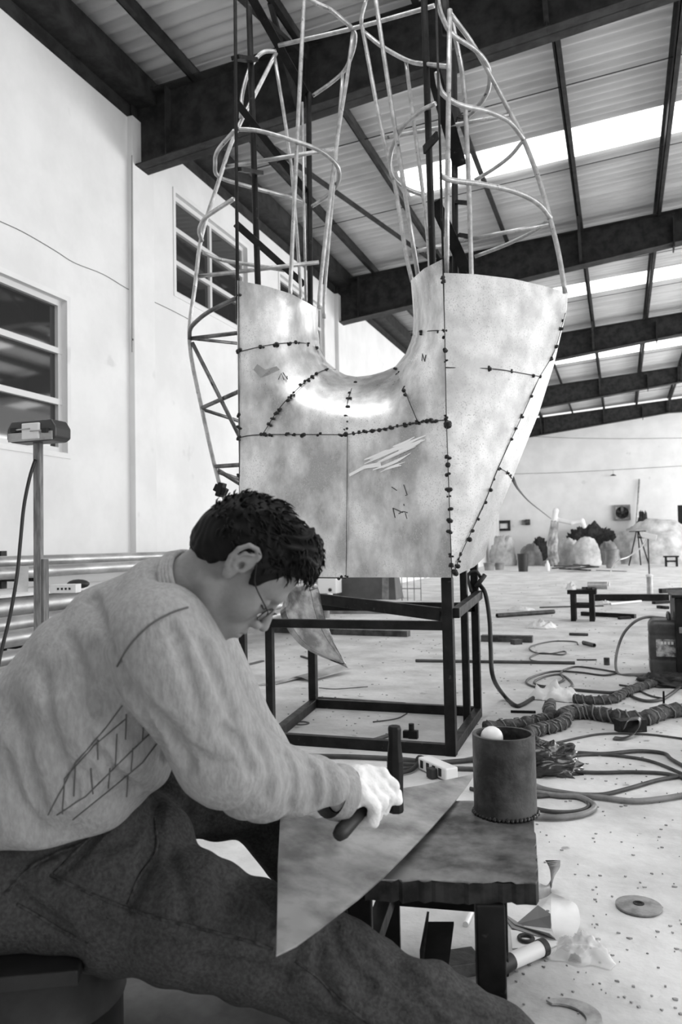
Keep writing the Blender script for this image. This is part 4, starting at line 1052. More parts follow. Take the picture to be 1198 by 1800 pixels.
rag('rag', 'small white crumpled cloth beside the far stool', 'rag', 1064, 1062, .28, .22, .07, PAPER, 9)
fpipe('steel_pipe', 'thin rod lying left of the far stool legs', 'rod', (948, 1069), (1060, 1066), .01, CABLE)
fbar('steel_bar', 'dark bar at the far right above the jerrycan', 'steel bar', (1160, 1043), (1197, 1041), .08, .08, FRAMEM)
fbar('steel_bar', 'flat dark bar lying left of the welding cabinet', 'steel bar', (1148, 1062), (1182, 1060), .07, .04, FRAMEM)
fbar('steel_offcut', 'left of two tiny blocks lying over the jerrycan', 'scrap', (1156, 1069), (1164, 1070), .05, .04, FRAMEM)
fbar('steel_offcut', 'right of two tiny blocks lying over the jerrycan', 'scrap', (1165, 1070), (1173, 1071), .05, .04, FRAMEM)
fpipe('steel_pipe', 'dark pipe lying level with the far stool, right of the sculpture stand', 'pipe', (873, 1086), (973, 1079), .028, RUST)
fbar('steel_beam', 'thick dark plank ending right of the sculpture stand', 'plank', (846, 1127), (936, 1129), .09, .06, RUST)
fbar('steel_offcut', 'small block under the end of the thick dark plank', 'scrap', (900, 1133), (914, 1132), .07, .045, RUST)
fpipe('pipe_offcut', 'short thin pipe offcut lying halfway between sculpture and jerrycan', 'pipe', (1000, 1117), (1033, 1118), .014, RUST)
fpipe('pipe_offcut', 'short slanted pipe offcut below the straight one', 'pipe', (1025, 1133), (1044, 1138), .018, RUST)
fpipe('steel_rod', 'long thin rod crossing the floor behind the stand', 'rod', (730, 1164), (1010, 1168), .012, CABLE, hollow=False)
fbar('steel_rod', 'short black bar lying left of the tape wrapped hose', 'rod', (897, 1253), (941, 1254), .014, .014, FRAMEM)
fbar('steel_offcut', 'thin dark offcut lying among the cables near the big loop', 'scrap', (1013, 1161), (1048, 1161), .016, .01, RUST)
c = on_z(1066, 1169); single('tin_can', MB().cyl((c.x, c.y, 0), .022, .055, 18), RUST, 'small rusty can standing on the floor left of the jerrycan', 'can', smooth=40)
# rags and bags
rag('white_bag', 'white crumpled bag right of the sculpture, behind the thick plank', 'bag', 952, 1103, .42, .36, .12, PAPER, 21)
rag('plastic_bag', 'white plastic bag lying at the end of the tape wrapped hose', 'bag', 974, 1228, .40, .28, .12, PAPER, 31)
rag('rag', 'pale crumpled scrap behind the thin wires right of the sculpture', 'rag', 915, 1073, .45, .3, .07, PAPER, 41)
# cables
cable('thin grey cable coiled in the upper loop right of the sculpture', [(1015, 1133), (1010, 1128), (975, 1127), (945, 1132), (930, 1139), (940, 1147), (965, 1149), (990, 1145), (994, 1148), (985, 1151), (950, 1148), (932, 1155), (935, 1161), (960, 1164)], .007)
cable('grey cable coiled several times behind the white plastic bag', [(1085, 1183), (1060, 1187), (1020, 1182), (975, 1180), (940, 1188), (924, 1198), (938, 1207), (975, 1212), (1000, 1208), (1004, 1200), (985, 1186), (955, 1190), (938, 1200), (960, 1206), (990, 1195), (985, 1182), (1010, 1172), (1050, 1176), (1085, 1182)], .008)
cable('thick cable running from the coil past the wrapped hose to the right edge', [(940, 1209), (1000, 1212), (1050, 1216), (1080, 1217), (1110, 1208), (1150, 1195), (1180, 1175)], .011)
cable('dark cable looping in front of the jerrycan', [(1105, 1214), (1112, 1225), (1135, 1232), (1160, 1230), (1178, 1220), (1198, 1205), (1220, 1195)], .011)
cable('thin dark cable under the jerrycan', [(1088, 1204), (1110, 1208), (1140, 1222), (1165, 1228)], .007)
c1 = [on_z(1085, 1183, .01), on_y(1083, 1150, on_z(1085, 1183).y + .05), on_y(1098, 1110, on_z(1085, 1183).y + .1), on_y(1130, 1086, on_z(1085, 1183).y + .1), on_y(1182, 1088, on_z(1085, 1183).y + .1)]
single('welding_hose', MB().tube(spl([on_z(1200, 1184, .012), on_z(1150, 1185, .012), on_z(1110, 1186, .012)] + c1, 8), .010, 8), CABLEL, 'pale hose rising in a big open loop beside the jerrycan', 'hose', smooth=180)
cable('long thin cable crossing the floor in front of the steel block', [(930, 1317), (980, 1305), (1040, 1292), (1080, 1289), (1115, 1290), (1150, 1292), (1210, 1300)], .006)
cable('upper strand of the cable pair running right from the black bundle', [(960, 1325), (1010, 1323), (1060, 1325), (1120, 1320), (1165, 1324), (1180, 1335), (1210, 1352)], .010)
cable('cable running right from the black bundle, lower strand bending down', [(970, 1332), (1040, 1326), (1100, 1330), (1150, 1340), (1210, 1365)], .008)
cable('cable lying straight right of the pipe at the height of the black bundle', [(975, 1355), (1050, 1358), (1110, 1357), (1170, 1360), (1215, 1372)], .009)
cable('thick hose sweeping right from behind the work table', [(938, 1380), (960, 1388), (1000, 1395), (1060, 1402), (1110, 1408), (1160, 1404), (1215, 1395)], .012, CABLEL, 'hose', 'hose')
cable('hose making a tight bend right of the work table', [(938, 1392), (980, 1398), (1015, 1400), (1040, 1412), (1042, 1422), (1020, 1432), (980, 1437), (938, 1436)], .012, CABLEL, 'hose', 'hose')
cable('cable bent back inside the tight hose bend', [(938, 1400), (1000, 1396), (1028, 1405), (1034, 1418), (1010, 1427), (970, 1427), (938, 1421)], .009, CABLE)
cable('cable curving up from the hose bend to the right edge', [(1010, 1396), (1060, 1396), (1110, 1384), (1160, 1370), (1215, 1362)], .009)
cable('upper of the thick cables lying before the sculpture stand', [(440, 1322), (530, 1328), (620, 1330), (700, 1334), (760, 1340), (800, 1338), (850, 1334)], .012)
cable('cable running behind the power strip to the pipe', [(700, 1342), (740, 1345), (790, 1350), (850, 1352)], .011)
cable('thin cable lying below the thick one before the stand', [(520, 1345), (600, 1350), (680, 1352), (730, 1348)], .007)
cable('pale thin wire over the cables near the power strip', [(760, 1346), (800, 1338), (850, 1326)], .005, CABLEL)
cable('short cable visible between the pipe and the sheet', [(826, 1386), (845, 1390), (875, 1396)], .009)
cable('thin loop of cable at the left of the stand, on the floor', [(432, 1240), (452, 1242), (460, 1250), (450, 1260), (430, 1262)], .006)
cable('thin bent wire on the floor inside the stand', [(655, 1269), (680, 1266), (700, 1262), (715, 1254)], .004)
cable('thin wire behind the stand at left', [(560, 1209), (590, 1211), (646, 1207)], .003)
# black cable hanging from the stand corner down to the floor
pts = [on_y(843, 1028, 4.40), on_y(853, 1045, 4.36), on_y(860, 1090, 4.33), on_y(862, 1140, 4.30), on_y(866, 1190, 4.28), on_z(885, 1222, .03), on_z(905, 1240, .012), on_z(918, 1238, .012), on_z(938, 1226, .012)]
tq = thing('power_lead', 'black cable hanging from the back corner of the sculpture stand to the floor', 'cable', on_z(905, 1240))
obj('lead', MB().tube(spl(pts, 8), .012, 9), BLACK, tq, 180)
obj('clamp', MB().tube(spl([on_y(828, 1040, 4.34), on_y(822, 1012, 4.36), on_y(836, 1004, 4.36), on_y(846, 1018, 4.38)], 5), .009, 8).bar(on_y(836, 1032, 4.34), on_y(852, 1010, 4.36), .03, .02), BLACK, tq, 180)
# tape wrapped hoses
def wrapped(label, pts, r):
    P3 = spl([on_z(x, y, r * .95) for x, y in pts], 10); rnd = random.Random(len(pts))
    t = thing('wrapped_hose', label, 'hose', (P3[len(P3) // 2].x, P3[len(P3) // 2].y, 0))
    obj('hose_core', MB().tube(P3, [r * (1 + .12 * math.sin(i * .9) + rnd.uniform(-.08, .08)) for i in range(len(P3))], 12), mat('wrap_cloth', .02, .8, c2=.08, vscale=25, bump=.5, bscale=60), t, 180)
    m = MB(); 
    for i in range(3, len(P3) - 3, 4):
        d = (P3[i + 1] - P3[i - 1]).normalized(); u = d.orthogonal().normalized(); v = d.cross(u)
        m = MB(); m.tube([P3[i] + d * (r * (2.2 + rnd.uniform(-1, 1)) * (a / 8 - .5)) + (u * math.cos(a * math.pi / 4) + v * math.sin(a * math.pi / 4)) * r * 1.12 for a in range(9)], r * .13, 5); obj('tape_turn', m, mat('wrap_tape', .14, .6), t, 180)
wrapped('dark tape wrapped hose bundle running to the right edge of the hall floor', [(985, 1262), (1000, 1254), (1030, 1252), (1060, 1256), (1100, 1262), (1135, 1262), (1165, 1252), (1210, 1246)], .036)
wrapped('dark wrapped hose behind the plastic bag, pointing at the jerrycan', [(1008, 1228), (1040, 1231), (1075, 1229), (1090, 1222), (1110, 1212), (1150, 1200), (1200, 1190)], .026)
wrapped('wrapped hose branch curling behind the upright pipe, upper one', [(850, 1277), (900, 1273), (940, 1266), (968, 1262)], .026)
wrapped('wrapped hose branch curling behind the upright pipe, lower one', [(925, 1290), (950, 1282), (975, 1276), (992, 1268), (990, 1256)], .030)
wrapped('short wrapped hose stub rising towards the plastic bag', [(970, 1258), (964, 1248), (968, 1236)], .03)
mound('cloth_bundle', 'black crumpled plastic bundle lying behind the upright pipe', 'bundle', 950, 1352, .15, .13, .12, mat('black_foil', .012, .25, var=.5, vscale=12, spec=.6), 5, .35, 2.6)
# steel block, bent strip, angle
a, b = on_z(1085, 1287), on_z(1130, 1284)
mb = MB().bar(Vector((a.x, a.y, .03)), Vector((b.x, b.y, .03)), .07, .06)
single('steel_block', mb, FRAMEM, 'hollow square steel block lying under the wrapped hose', 'steel block', bevel=.002)
s1 = [on_z(1076, 1302), on_z(1095, 1303), on_z(1115, 1298), on_z(1124, 1292)]
A = [Vector((p.x, p.y, z)) for p, z in zip(s1, (.005, .006, .02, .05))] + [Vector((s1[3].x - .01, s1[3].y, .075)), Vector((s1[2].x - .03, s1[2].y, .08)), Vector((s1[1].x, s1[1].y, .055))]
single('bent_strip', MB().ribbon(spl(A, 5), [p + Vector((.01, .06, .0)) for p in spl(A, 5)], .003), RUST, 'dark bent metal strip lying in front of the steel block', 'metal strip', smooth=60)
a = on_z(1165, 1247); single('angle_piece', MB().prism([(a.x, a.y), (a.x + .12, a.y + .02), (a.x + .12, a.y + .03), (a.x, a.y + .01)], 0, .02).hexa([(a.x, a.y, 0), (a.x + .01, a.y, 0), (a.x + .01, a.y + .08, 0), (a.x, a.y + .08, 0), (a.x, a.y, .1), (a.x + .01, a.y, .1), (a.x + .01, a.y + .01, .1), (a.x, a.y + .01, .1)]), FRAMEM, 'upright black triangular angle piece beside the wrapped hose', 'steel piece')
c = on_z(965, 1362); single('washer_plate', MB().cyl((c.x, c.y, 0), .045, .004, 28), CABLEL, 'thin round metal plate lying before the black bundle', 'disc')
# --- jerrycan
A = on_z(1142, 1190); B = on_z(1187, 1186); yj = A.y; hj = on_y(1160, 1089, yj).z; x0, x1 = A.x, A.x + .27
J = thing('jerrycan', 'dark plastic jerrycan with a torn label standing beside the welding cabinet', 'jerrycan', ((x0 + x1) / 2, yj + .1, 0))
def f_jc(p):
    q = np.abs(p - np.array(((x0 + x1) / 2, yj + .12, hj * .5))) - np.array(((x1 - x0) / 2 - .045, .12 - .045, hj * .5 - .05))
    d = np.linalg.norm(np.maximum(q, 0), axis=-1) + np.minimum(q.max(-1), 0) - .045
    z = p[..., 2]
    return d + .004 * np.exp(-((z - hj * .72) / .008) ** 2) + .004 * np.exp(-((z - hj * .3) / .008) ** 2)
obj('can_body', surf(f_jc, (x0 - .02, yj - .02, -.01), (x1 + .02, yj + .27, hj + .02), .008), mat('jerry_plastic', .03, .4, c2=.07, vscale=8), J, 180)
obj('can_label', MB().bb(x0 + .045, x0 + .20, yj - .004, yj + .004, hj * .36, hj * .66), mat('torn_label', .07, .7, c2=.5, vscale=22), J, label='torn printed label, mostly worn off')
lb = MB()
for i in range(4): lb.bb(x0 + .075 + i * .022, x0 + .090 + i * .022, yj - .006, yj - .0035, hj * .57, hj * .62)
obj('label_print', lb, WHITEP, J)
obj('can_handle', MB().tube(spl([((x0 + x1) / 2, yj + .05, hj - .01), ((x0 + x1) / 2, yj + .07, hj + .03), ((x0 + x1) / 2, yj + .17, hj + .03), ((x0 + x1) / 2, yj + .19, hj - .01)], 4), .012, 8), MATS['jerry_plastic'], J, 180)
# --- welding cabinet at the right edge
A = on_z(1188, 1196); zt3 = on_y(1190, 1046, A.y).z
K = thing('welding_cabinet', 'black welding machine cabinet cut off by the right picture edge', 'machine', (A.x + .25, A.y + .25, 0))
obj('cabinet_body', MB().bb(A.x + .008, A.x + .48, A.y + .02, A.y + .6, .04, zt3 - .02), FRAMEM, K, bevel=.006)
obj('cabinet_lid', MB().bb(A.x - .012, A.x + .5, A.y, A.y + .62, zt3 - .02, zt3), FRAMEM, K, bevel=.004)
obj('name_plate', MB().bb(A.x + .03, A.x + .3, A.y + .012, A.y + .02, zt3 * .55, zt3 * .62), CABLEL, K)
for k in (.1, .42): obj('foot', MB().bb(A.x + k - .04, A.x + k + .04, A.y + .05, A.y + .5, 0, .04), BLACK, K)
mound('cable_heap', 'black clump of cable ends under the welding cabinet', 'bundle', 1180, 1204, .18, .12, .07, BLACK, 8, .5, 3)
# upright post far right
a = on_y(1197, 960, 33.0); single('black_post', MB().bb(a.x - .08, a.x + .12, a.y, a.y + .15, 0, on_y(1195, 888, a.y).z), FRAMEM, 'tall black post standing at the right picture edge by the tarpaulin heap', 'post')
# --- floodlight stand with white pole, middle right
b = on_z(1142, 1052); t = thing('lamp_stand', 'slender stand with a thick pale foot sleeve and a folded white lamp on top', 'stand', b)
z1 = on_y(1142, 1012, b.y).z; z2 = on_y(1140, 945, b.y).z
obj('foot_sleeve', MB().cyl(b, .045, z1, 16), PIPEM, t, 40); obj('pole', MB().cyl((b.x, b.y, z1), .012, z2 - z1, 10), CABLE, t, 40)
obj('lamp_head', MB().box((b.x + .02, b.y, z2 + .02), (.22, .14, .09), Matrix.Rotation(.25, 3, 'Y')), WHITEP, t, bevel=.01); obj('lamp_bracket', MB().bb(b.x - .16, b.x + .04, b.y - .01, b.y + .01, z2 - .01, z2 + .02), CABLE, t)
obj('tape_collar', MB().ball((b.x, b.y, z1), .06, 10, (1, 1, .5)), PAPER, t, 180)
obj('lamp_cord', MB().tube(spl([on_y(1137, 942, b.y), on_y(1128, 960, b.y), on_y(1105, 978, b.y), on_y(1080, 990, b.y), on_z(1071, 1012, .01), on_z(1070, 1030, .01)], 6), .011, 6), WHITEP, t, 180, label='white cord')
b = on_z(1122, 995); t = thing('trestle', 'tall thin three legged metal trestle in front of the tarpaulin heap', 'trestle', b)
zt4 = on_y(1122, 933, b.y).z
obj('top_bar', MB().bb(b.x - .28, b.x + .28, b.y + .15, b.y + .25, zt4 - .03, zt4), FRAMEM, t)
for dx, dy in ((-.32, 0), (.34, 0), (.08, .5)): obj('leg', MB().tube([(b.x + dx, b.y + dy, .015), (b.x + dx * .12, b.y + .2, zt4 - .03)], .022, 8), FRAMEM, t, 180)
# --- heaps by the far wall
mound('tarpaulin_heap', 'large pale tarpaulin heap at the right against the far wall', 'heap', 1152, 32.6, 1.5, .8, 1.65, TARP, 1, .2, 1.7)
mound('scrap_heap', 'jagged black scrap heap in the middle, behind the statue', 'heap', 1040, 34.0, 1.0, .4, 1.45, RUBBLE, 2, .32, 4.2, n=80)
mound('scrap_heap', 'small jagged black scrap heap left of the statue', 'heap', 948, 33.9, .32, .3, 1.05, RUBBLE, 4, .32, 4.2, n=60)
mound('scrap_heap', 'little black scrap lump at the top edge of the large tarpaulin heap', 'heap', 1131, 34.2, .28, .22, 1.95, RUBBLE, 9, .3, 3.4)
mound('covered_figure', 'pale wrapped lump nearest the sculpture by the far wall', 'heap', 883, 31.5, .45, .4, 1.2, TARP, 6, .3, 2.0)
mound('covered_figure', 'grey wrapped lump just right of the palest one', 'heap', 932, 31.2, .42, .4, .85, TARPG, 7, .22, 2.0)
mound('covered_figure', 'pale veiled rounded lump right behind the statue', 'heap', 1000, 31.6, .42, .35, 1.1, TARP, 8, .18, 1.6)
mound('covered_figure', 'broad pale veiled lump right of the statue', 'heap', 1028, 30.7, .55, .35, 1.1, TARP, 10, .14, 1.5)
mound('covered_figure', 'low grey folded cloth lump in front of the tarpaulin heap', 'heap', 1068, 31.8, .42, .3, .85, TARPG, 12, .22, 2.2)
# draped statue with an outstretched arm
b = on_z(974, 995); sy = b.y; B = lambda px, py, dy=0: tuple(on_y(px, py, sy + dy))
t = thing('statue', 'standing draped statue with one arm stretched out to the right', 'statue', b)
bd = [(B(972, 985), .20), (B(971, 950), .17), (B(974, 920), .15)]
def f_st(p):
    X = p[..., 0]; r = chain(p, bd, 1, None, .1); r = smin(r, cone(p, B(972, 985), B(960, 992), .12, .16), .1)
    return r + .02 * np.sin(X * 45 + 4 * np.sin(p[..., 2] * 3)) * np.sin(p[..., 2] * 6 + 1)
lo_ = np.array(B(972, 995)) - (.6, .4, 0); hi_ = np.array(B(974, 905)) + (.5, .4, .2); lo_[2] = -.02
obj('drapery', surf(f_st, lo_, hi_, .03), mat('stone_grey', .16, .7, c2=.45, vscale=3), t, 180)
def f_s2(p):
    r = chain(p, [(B(974, 915), .12), (B(975, 905), .09), (B(976, 898), .115)], 1, None, .03)
    return smin(r, chain(p, [(B(980, 914), .085), (B(1005, 919, -.1), .085), (B(1022, 916, -.1), .095), (B(1026, 925, -.1), .085)], 1, None, .05), .05)
lo_ = np.array(B(970, 935)) - (.3, .5, 0); hi_ = np.array(B(1030, 888)) + (.3, .3, .1)
obj('figure', surf(f_s2, lo_, hi_, .025), mat('plaster_white', .7, .7), t, 180)
# buckets, bottle, basins, debris
def bucket(px, py, pyt, wpx, label, m, taper=.82, name='bucket'):
    b = on_z(px, py); r = wpx * (b - CAM).length / FPX / 2; h = on_y(px, pyt, b.y).z; b.y += r
    t = thing(name, label, 'bucket', b)
    obj('bucket_body', MB().lathe(b, [(.001, 0), (r * taper, 0), (r, h), (r * .93, h), (r * taper * .9, .03), (.001, .03)], 24), m, t, 40)
    obj('bucket_rim', MB().tube([b + Vector((r * math.cos(a / 12 * math.pi), r * math.sin(a / 12 * math.pi), h)) for a in range(25)], r * .05, 6), m, t, 180)
bucket(918, 1005, 974, 19, 'black bucket standing on the floor left of the statue', BLACK)
bucket(1075, 999, 966, 22, 'grey scratched barrel standing in front of the low folded cloth', TARPG, name='barrel')
bucket(858, 1003, 990, 20, 'left of two low grey basins right beside the sculpture', TARPG, .75, 'basin')
bucket(876, 1002, 990, 18, 'right of two low grey basins, nearer the black bucket', TARPG, .75, 'basin')
b = on_z(962, 1004); single('bottle', MB().lathe(b, [(.001, 0), (.07, 0), (.07, .2), (.03, .28), (.03, .33), (.001, .33)], 14), WHITEP, 'white bottle standing in front of the statue', 'bottle', smooth=50)
rnd = random.Random(8)
for k, (x, y, dx, dy) in enumerate(((972, 1000, 45, -4), (985, 1003, 50, 3), (1000, 1006, 50, -4), (1010, 1000, 38, 5), (975, 1006, 60, -2))):
    fbar('scrap_strip', ('farthest', 'second farthest', 'middle', 'second nearest', 'nearest')[k] + ' strip of the dark scrap pile before the statue', 'scrap', (x, y), (x + dx, y + dy), .12, .04, RUBBLE, 'scrap strips before the statue', z=.041 * k)
fbar('dark_strip', 'long thin dark strip on the floor right of the scrap pile', 'scrap', (1048, 1003), (1100, 1005), .05, .02, RUST)
# things seen under the sculpture, far left of the hall
b = on_z(574, 1056); xx = on_z(558, 1056).x; x2 = on_z(591, 1056).x; zt5 = on_y(574, 1010, b.y).z
t = thing('white_cabinet', 'white cabinet with a round dark hole seen under the sculpture', 'cabinet', b)
obj('cabinet_body', MB().bb(xx, x2, b.y, b.y + .3, 0.12, zt5 + .1), WHITEP, t, bevel=.01); cc = on_y(580, 1037, b.y)
obj('hole', MB().cyl((cc.x, b.y - .006, cc.z), .03, .012, 14, (0, -1, 0)), BLACK, t)
for xk in (xx + .04, x2 - .04): obj('foot', MB().bb(xk - .03, xk + .03, b.y + .03, b.y + .27, 0, .12), RUST, t)
b = on_z(645, 1054); xx = on_z(594, 1054).x; x2 = on_z(697, 1054).x; zt5 = on_y(645, 1000, b.y).z
t = thing('dark_crate', 'large dark slanted crate with a light strip behind the stand', 'crate', b)
obj('crate_body', MB().hexa([(xx, b.y, 0), (x2, b.y, 0), (x2, b.y + .5, 0), (xx, b.y + .5, 0), (xx, b.y + .25, zt5), (x2 - .1, b.y + .25, zt5), (x2 - .1, b.y + .5, zt5), (xx, b.y + .5, zt5)]), mat('dark_crate', .06, .5, var=.2, vscale=3), t, bevel=.01)
u1, u2 = on_z(672, 1054).x, on_z(684, 1054).x
obj('strip', MB().hexa([(u1, b.y - .012, 0), (u2, b.y - .012, 0), (u2, b.y, 0), (u1, b.y, 0), (u1 - .06, b.y + .236, zt5), (u2 - .06, b.y + .236, zt5), (u2 - .06, b.y + .25, zt5), (u1 - .06, b.y + .25, zt5)]), CABLEL, t)
b = on_z(725, 1056); t = thing('wire_rack', 'thin wire rack standing behind the stand, right of the dark crate', 'rack', b)
xs_ = [on_z(x, 1056).x for x in (706, 716, 728, 740)]
for x in xs_: obj('upright', MB().tube([(x, b.y, 0), (x, b.y, .62)], .008, 6), CABLEL, t)
for z in (.2, .42, .6): obj('shelf_wire', MB().tube([(xs_[0], b.y, z), (xs_[-1], b.y, z)], .008, 6), CABLEL, t)
b = on_z(571, 1086); single('white_canister', MB().cyl((b.x, b.y, 0), .062, .20, 18), CABLEL, 'pale upright canister on the floor seen through the top of the stand', 'canister', smooth=40)
fbar('steel_plank', 'long grey plank lying behind the stand', 'plank', (470, 1111), (718, 1119), .10, .06, RUST)
fbar('steel_plank', 'pale plank lying farther behind the stand', 'plank', (560, 1079), (700, 1078), .12, .05, CABLEL)
rag('rag', 'pale crumpled scrap beside the plank, right of the middle', 'rag', 740, 1105, .3, .25, .1, PAPER, 51)
fbar('steel_bar', 'dark bar on the floor just right of the chin of the man', 'steel bar', (388, 1168), (425, 1152), .06, .02, RUST)
fbar('steel_bar', 'thin dark strip slanting on the floor left of the stand', 'steel bar', (395, 1180), (462, 1163), .03, .012, RUST)
fbar('steel_rod', 'short dark bar beside the left back stand post', 'rod', (529, 1155), (548, 1161), .02, .015, RUST)
a = [on_z(448, 1206), on_z(490, 1203), on_z(520, 1197), on_z(545, 1200)]
single('curled_sheet', MB().ribbon(spl([Vector((p.x, p.y, z)) for p, z in zip(a, (.004, .006, .03, .012))], 5), spl([Vector((p.x + .15, p.y + .45, z)) for p, z in zip(a, (.004, .012, .05, .03))], 5), .002), PIPEM, 'thin curled metal sheet lying on the floor left of the stand', 'sheet metal', smooth=180)
# little things inside the stand
fbar('flat_bar', 'flat dark bar on the floor inside the stand', 'steel bar', (645, 1306), (692, 1291), .035, .008, RUST)
a = on_z(718, 1298); t = thing('steel_fitting', 'small dark steel fitting on the floor inside the stand', 'fitting', a)
obj('block', MB().bb(a.x - .03, a.x + .015, a.y, a.y + .03, 0, .035).bb(a.x + .0, a.x + .045, a.y - .01, a.y + .02, 0, .04), FRAMEM, t, bevel=.002); obj('pin', MB().cyl((a.x + .012, a.y + .01, .03), .014, .04, 12), FRAMEM, t, 40)
c = on_z(382 + 112, 1297)
single('washer_ring', MB().lathe(on_z(494, 1297), [(.025, 0), (.045, 0), (.045, .005), (.025, .005), (.025, 0)], 24), RUST, 'dark ring on the floor by the left front stand post', 'ring')
single('washer_ring', MB().lathe(on_z(530, 1272), [(.03, 0), (.042, 0), (.042, .004), (.03, .004), (.03, 0)], 24), RUST, 'thin ring on the floor farther back inside the stand', 'ring')
fbar('metal_chip', 'small bent chip by the right rail of the stand', 'scrap', (806, 1284), (818, 1276), .02, .01, WHITEP)
# --- leaning curved shiny sheet behind the stand
cv = [on_y(515, 1020, 3.95), on_y(553, 1022, 3.85), on_y(566, 1068, 3.9), on_y(580, 1112, 3.95), on_y(611, 1175, 3.98)]
cw = [on_y(497, 1040, 4.05), on_y(497, 1060, 4.05), on_y(494, 1085, 4.05), on_y(530, 1136, 4.05), on_y(606, 1172, 4.0)]
A = spl(cv, 6); B_ = spl(cw, 6); m = MB(); mid1 = [(a + b) / 2 + Vector((0, -.05, 0)) * (1 - i / len(A)) for i, (a, b) in enumerate(zip(A, B_))]
rows = [A, [(a + c) / 2 + Vector((0, -.02, 0)) * (1 - i / len(A)) for i, (a, c) in enumerate(zip(A, mid1))], mid1, [(a + c) / 2 + Vector((0, -.02, 0)) * (1 - i / len(A)) for i, (a, c) in enumerate(zip(B_, mid1))], B_]
nA = len(A); m.add([p for r in rows for p in r], [(j * nA + i, j * nA + i + 1, (j + 1) * nA + i + 1, (j + 1) * nA + i) for j in range(4) for i in range(nA - 1)])
o = obj('hanging_sheet', m, mat('shiny_sheet', .75, .15, metal=1.0, c2=.3, vscale=9), SC, 180, label='curved shiny sheet flap hanging under the sculpture'); sm = o.modifiers.new('s', 'SOLIDIFY'); sm.thickness = .002
# --- power strip
a, b = on_z(741, 1356), on_z(776, 1372); zc = .04; d = (b - a).normalized(); nrm2 = Vector((-d.y, d.x, 0))
a0 = Vector((a.x, a.y, 0)); b0 = Vector((b.x, b.y, 0)); 
t = thing('power_strip', 'white power strip with plugs lying on the cables before the stand', 'power strip', a0)
ctr = (a0 + b0) / 2 + nrm2 * .03; ang = math.atan2(d.y, d.x); Mz = Matrix.Rotation(ang, 3, 'Z'); Ls = (b0 - a0).length + .06
obj('strip_body', MB().box(ctr + Vector((0, 0, .028)), (Ls, .06, .05), Mz), WHITEP, t, bevel=.006)
for k in range(4):
    c = ctr + d * (-Ls / 2 + Ls * (k + .7) / 4.6) - nrm2 * .031 + Vector((0, 0, .03)); obj('socket', MB().box(c, (.018, .004, .03), Mz), STEELD, t)
obj('plug', MB().tube([ctr - d * (Ls / 2 + .0) + Vector((0, 0, .028)), ctr - d * (Ls / 2 + .035) + Vector((0, 0, .028))], .022, 10), BLACK, t, 180)
obj('plug', MB().box(ctr + d * .03 - nrm2 * .048 + Vector((0, 0, .022)), (.04, .03, .04), Mz), BLACK, t, bevel=.004)
obj('plug_lead', MB().tube(spl([ctr - d * (Ls / 2 + .03) + Vector((0, 0, .026)), on_z(725, 1352, .015), on_z(705, 1358, .012), on_z(680, 1362, .01)], 5), .009, 8), BLACK, t, 180)
# --- things round the work table
a = on_z(1122, 1596); t = thing('cutting_disc', 'round worn cutting disc lying on the floor at the right', 'disc', a)
rd = 33 * (a - CAM).length / FPX
obj('disc_body', MB().lathe((a.x, a.y, .004), [(rd * .14, 0), (rd, 0), (rd, .004), (rd * .3, .008), (rd * .14, .006), (rd * .14, 0)], 40), mat('disc_grey', .16, .7, c2=.3, vscale=25), t, 40)
obj('arbor_ring', MB().lathe((a.x, a.y, .011), [(rd * .14, 0), (rd * .24, 0), (rd * .24, .002), (rd * .14, .002), (rd * .14, 0)], 30), STEELD, t)
ce = on_z(1000, 1788); m = MB(); up_, lo2 = [], []
ro = 45 * (ce - CAM).length / FPX
for k in range(22):
    a_ = math.radians(140 - 235 * k / 21); tt = math.sin(math.pi * min(1, (k + 1.5) / 20)) ** .6; w_ = .50 * tt + .05
    up_.append(Vector((ce.x + ro * math.cos(a_), ce.y + ro * math.sin(a_) * .9, .003))); lo2.append(Vector((ce.x + ro * (1 - w_) * math.cos(a_), ce.y + ro * (1 - w_) * math.sin(a_) * .9, .003)))
single('crescent_offcut', m.ribbon(lo2, up_, .004), mat('offcut_grey', .22, .6, c2=.4, vscale=20), 'curved crescent shaped offcut lying at the bottom right of the floor', 'offcut')
q = [on_z(x, y) for x, y in ((897, 1637), (900, 1669), (968, 1668), (1000, 1655), (978, 1640))]
single('paper_sheet', MB().prism([(p.x, p.y) for p in q][::-1], .001, .003), PAPER, 'flat white paper on the floor under the small dark ring', 'paper')
a = on_z(924, 1655); single('washer_ring', MB().tube([Vector((a.x + .0165 * math.cos(k / 12 * math.pi), a.y + .0165 * math.sin(k / 12 * math.pi), .008)) for k in range(25)], .0045, 8), BLACK, 'small black ring lying on the white paper', 'ring', smooth=180)
def leaf(name, label, cat, pts, zs_, m, th=.0015):
    vs = [on_z(x, y, z) for (x, y), z in zip(pts, zs_)]; c = sum(vs, Vector()) / len(vs); n = len(vs)
    mb = MB().add(vs + [c], [(i, (i + 1) % n, n) for i in range(n)]); o = single(name, mb, m, label, cat)
    s = o.modifiers.new('sub', 'SUBSURF'); s.levels = 2; s.render_levels = 2; s.subdivision_type = 'SIMPLE'; q = o.modifiers.new('s', 'SOLIDIFY'); q.thickness = th; q.offset = 1; return o
single('curled_paper', MB().ribbon(spl([on_z(x, y, z) for x, y, z in ((968, 1570, .085), (967, 1600, .06), (969, 1630, .03), (976, 1652, .004))], 5),
    spl([on_z(x, y, z) for x, y, z in ((990, 1578, .08), (1013, 1592, .05), (1018, 1625, .03), (1003, 1657, .004))], 5), .0012), PAPER, 'white curled paper standing beside the table, right of the grey triangle', 'paper', smooth=60)
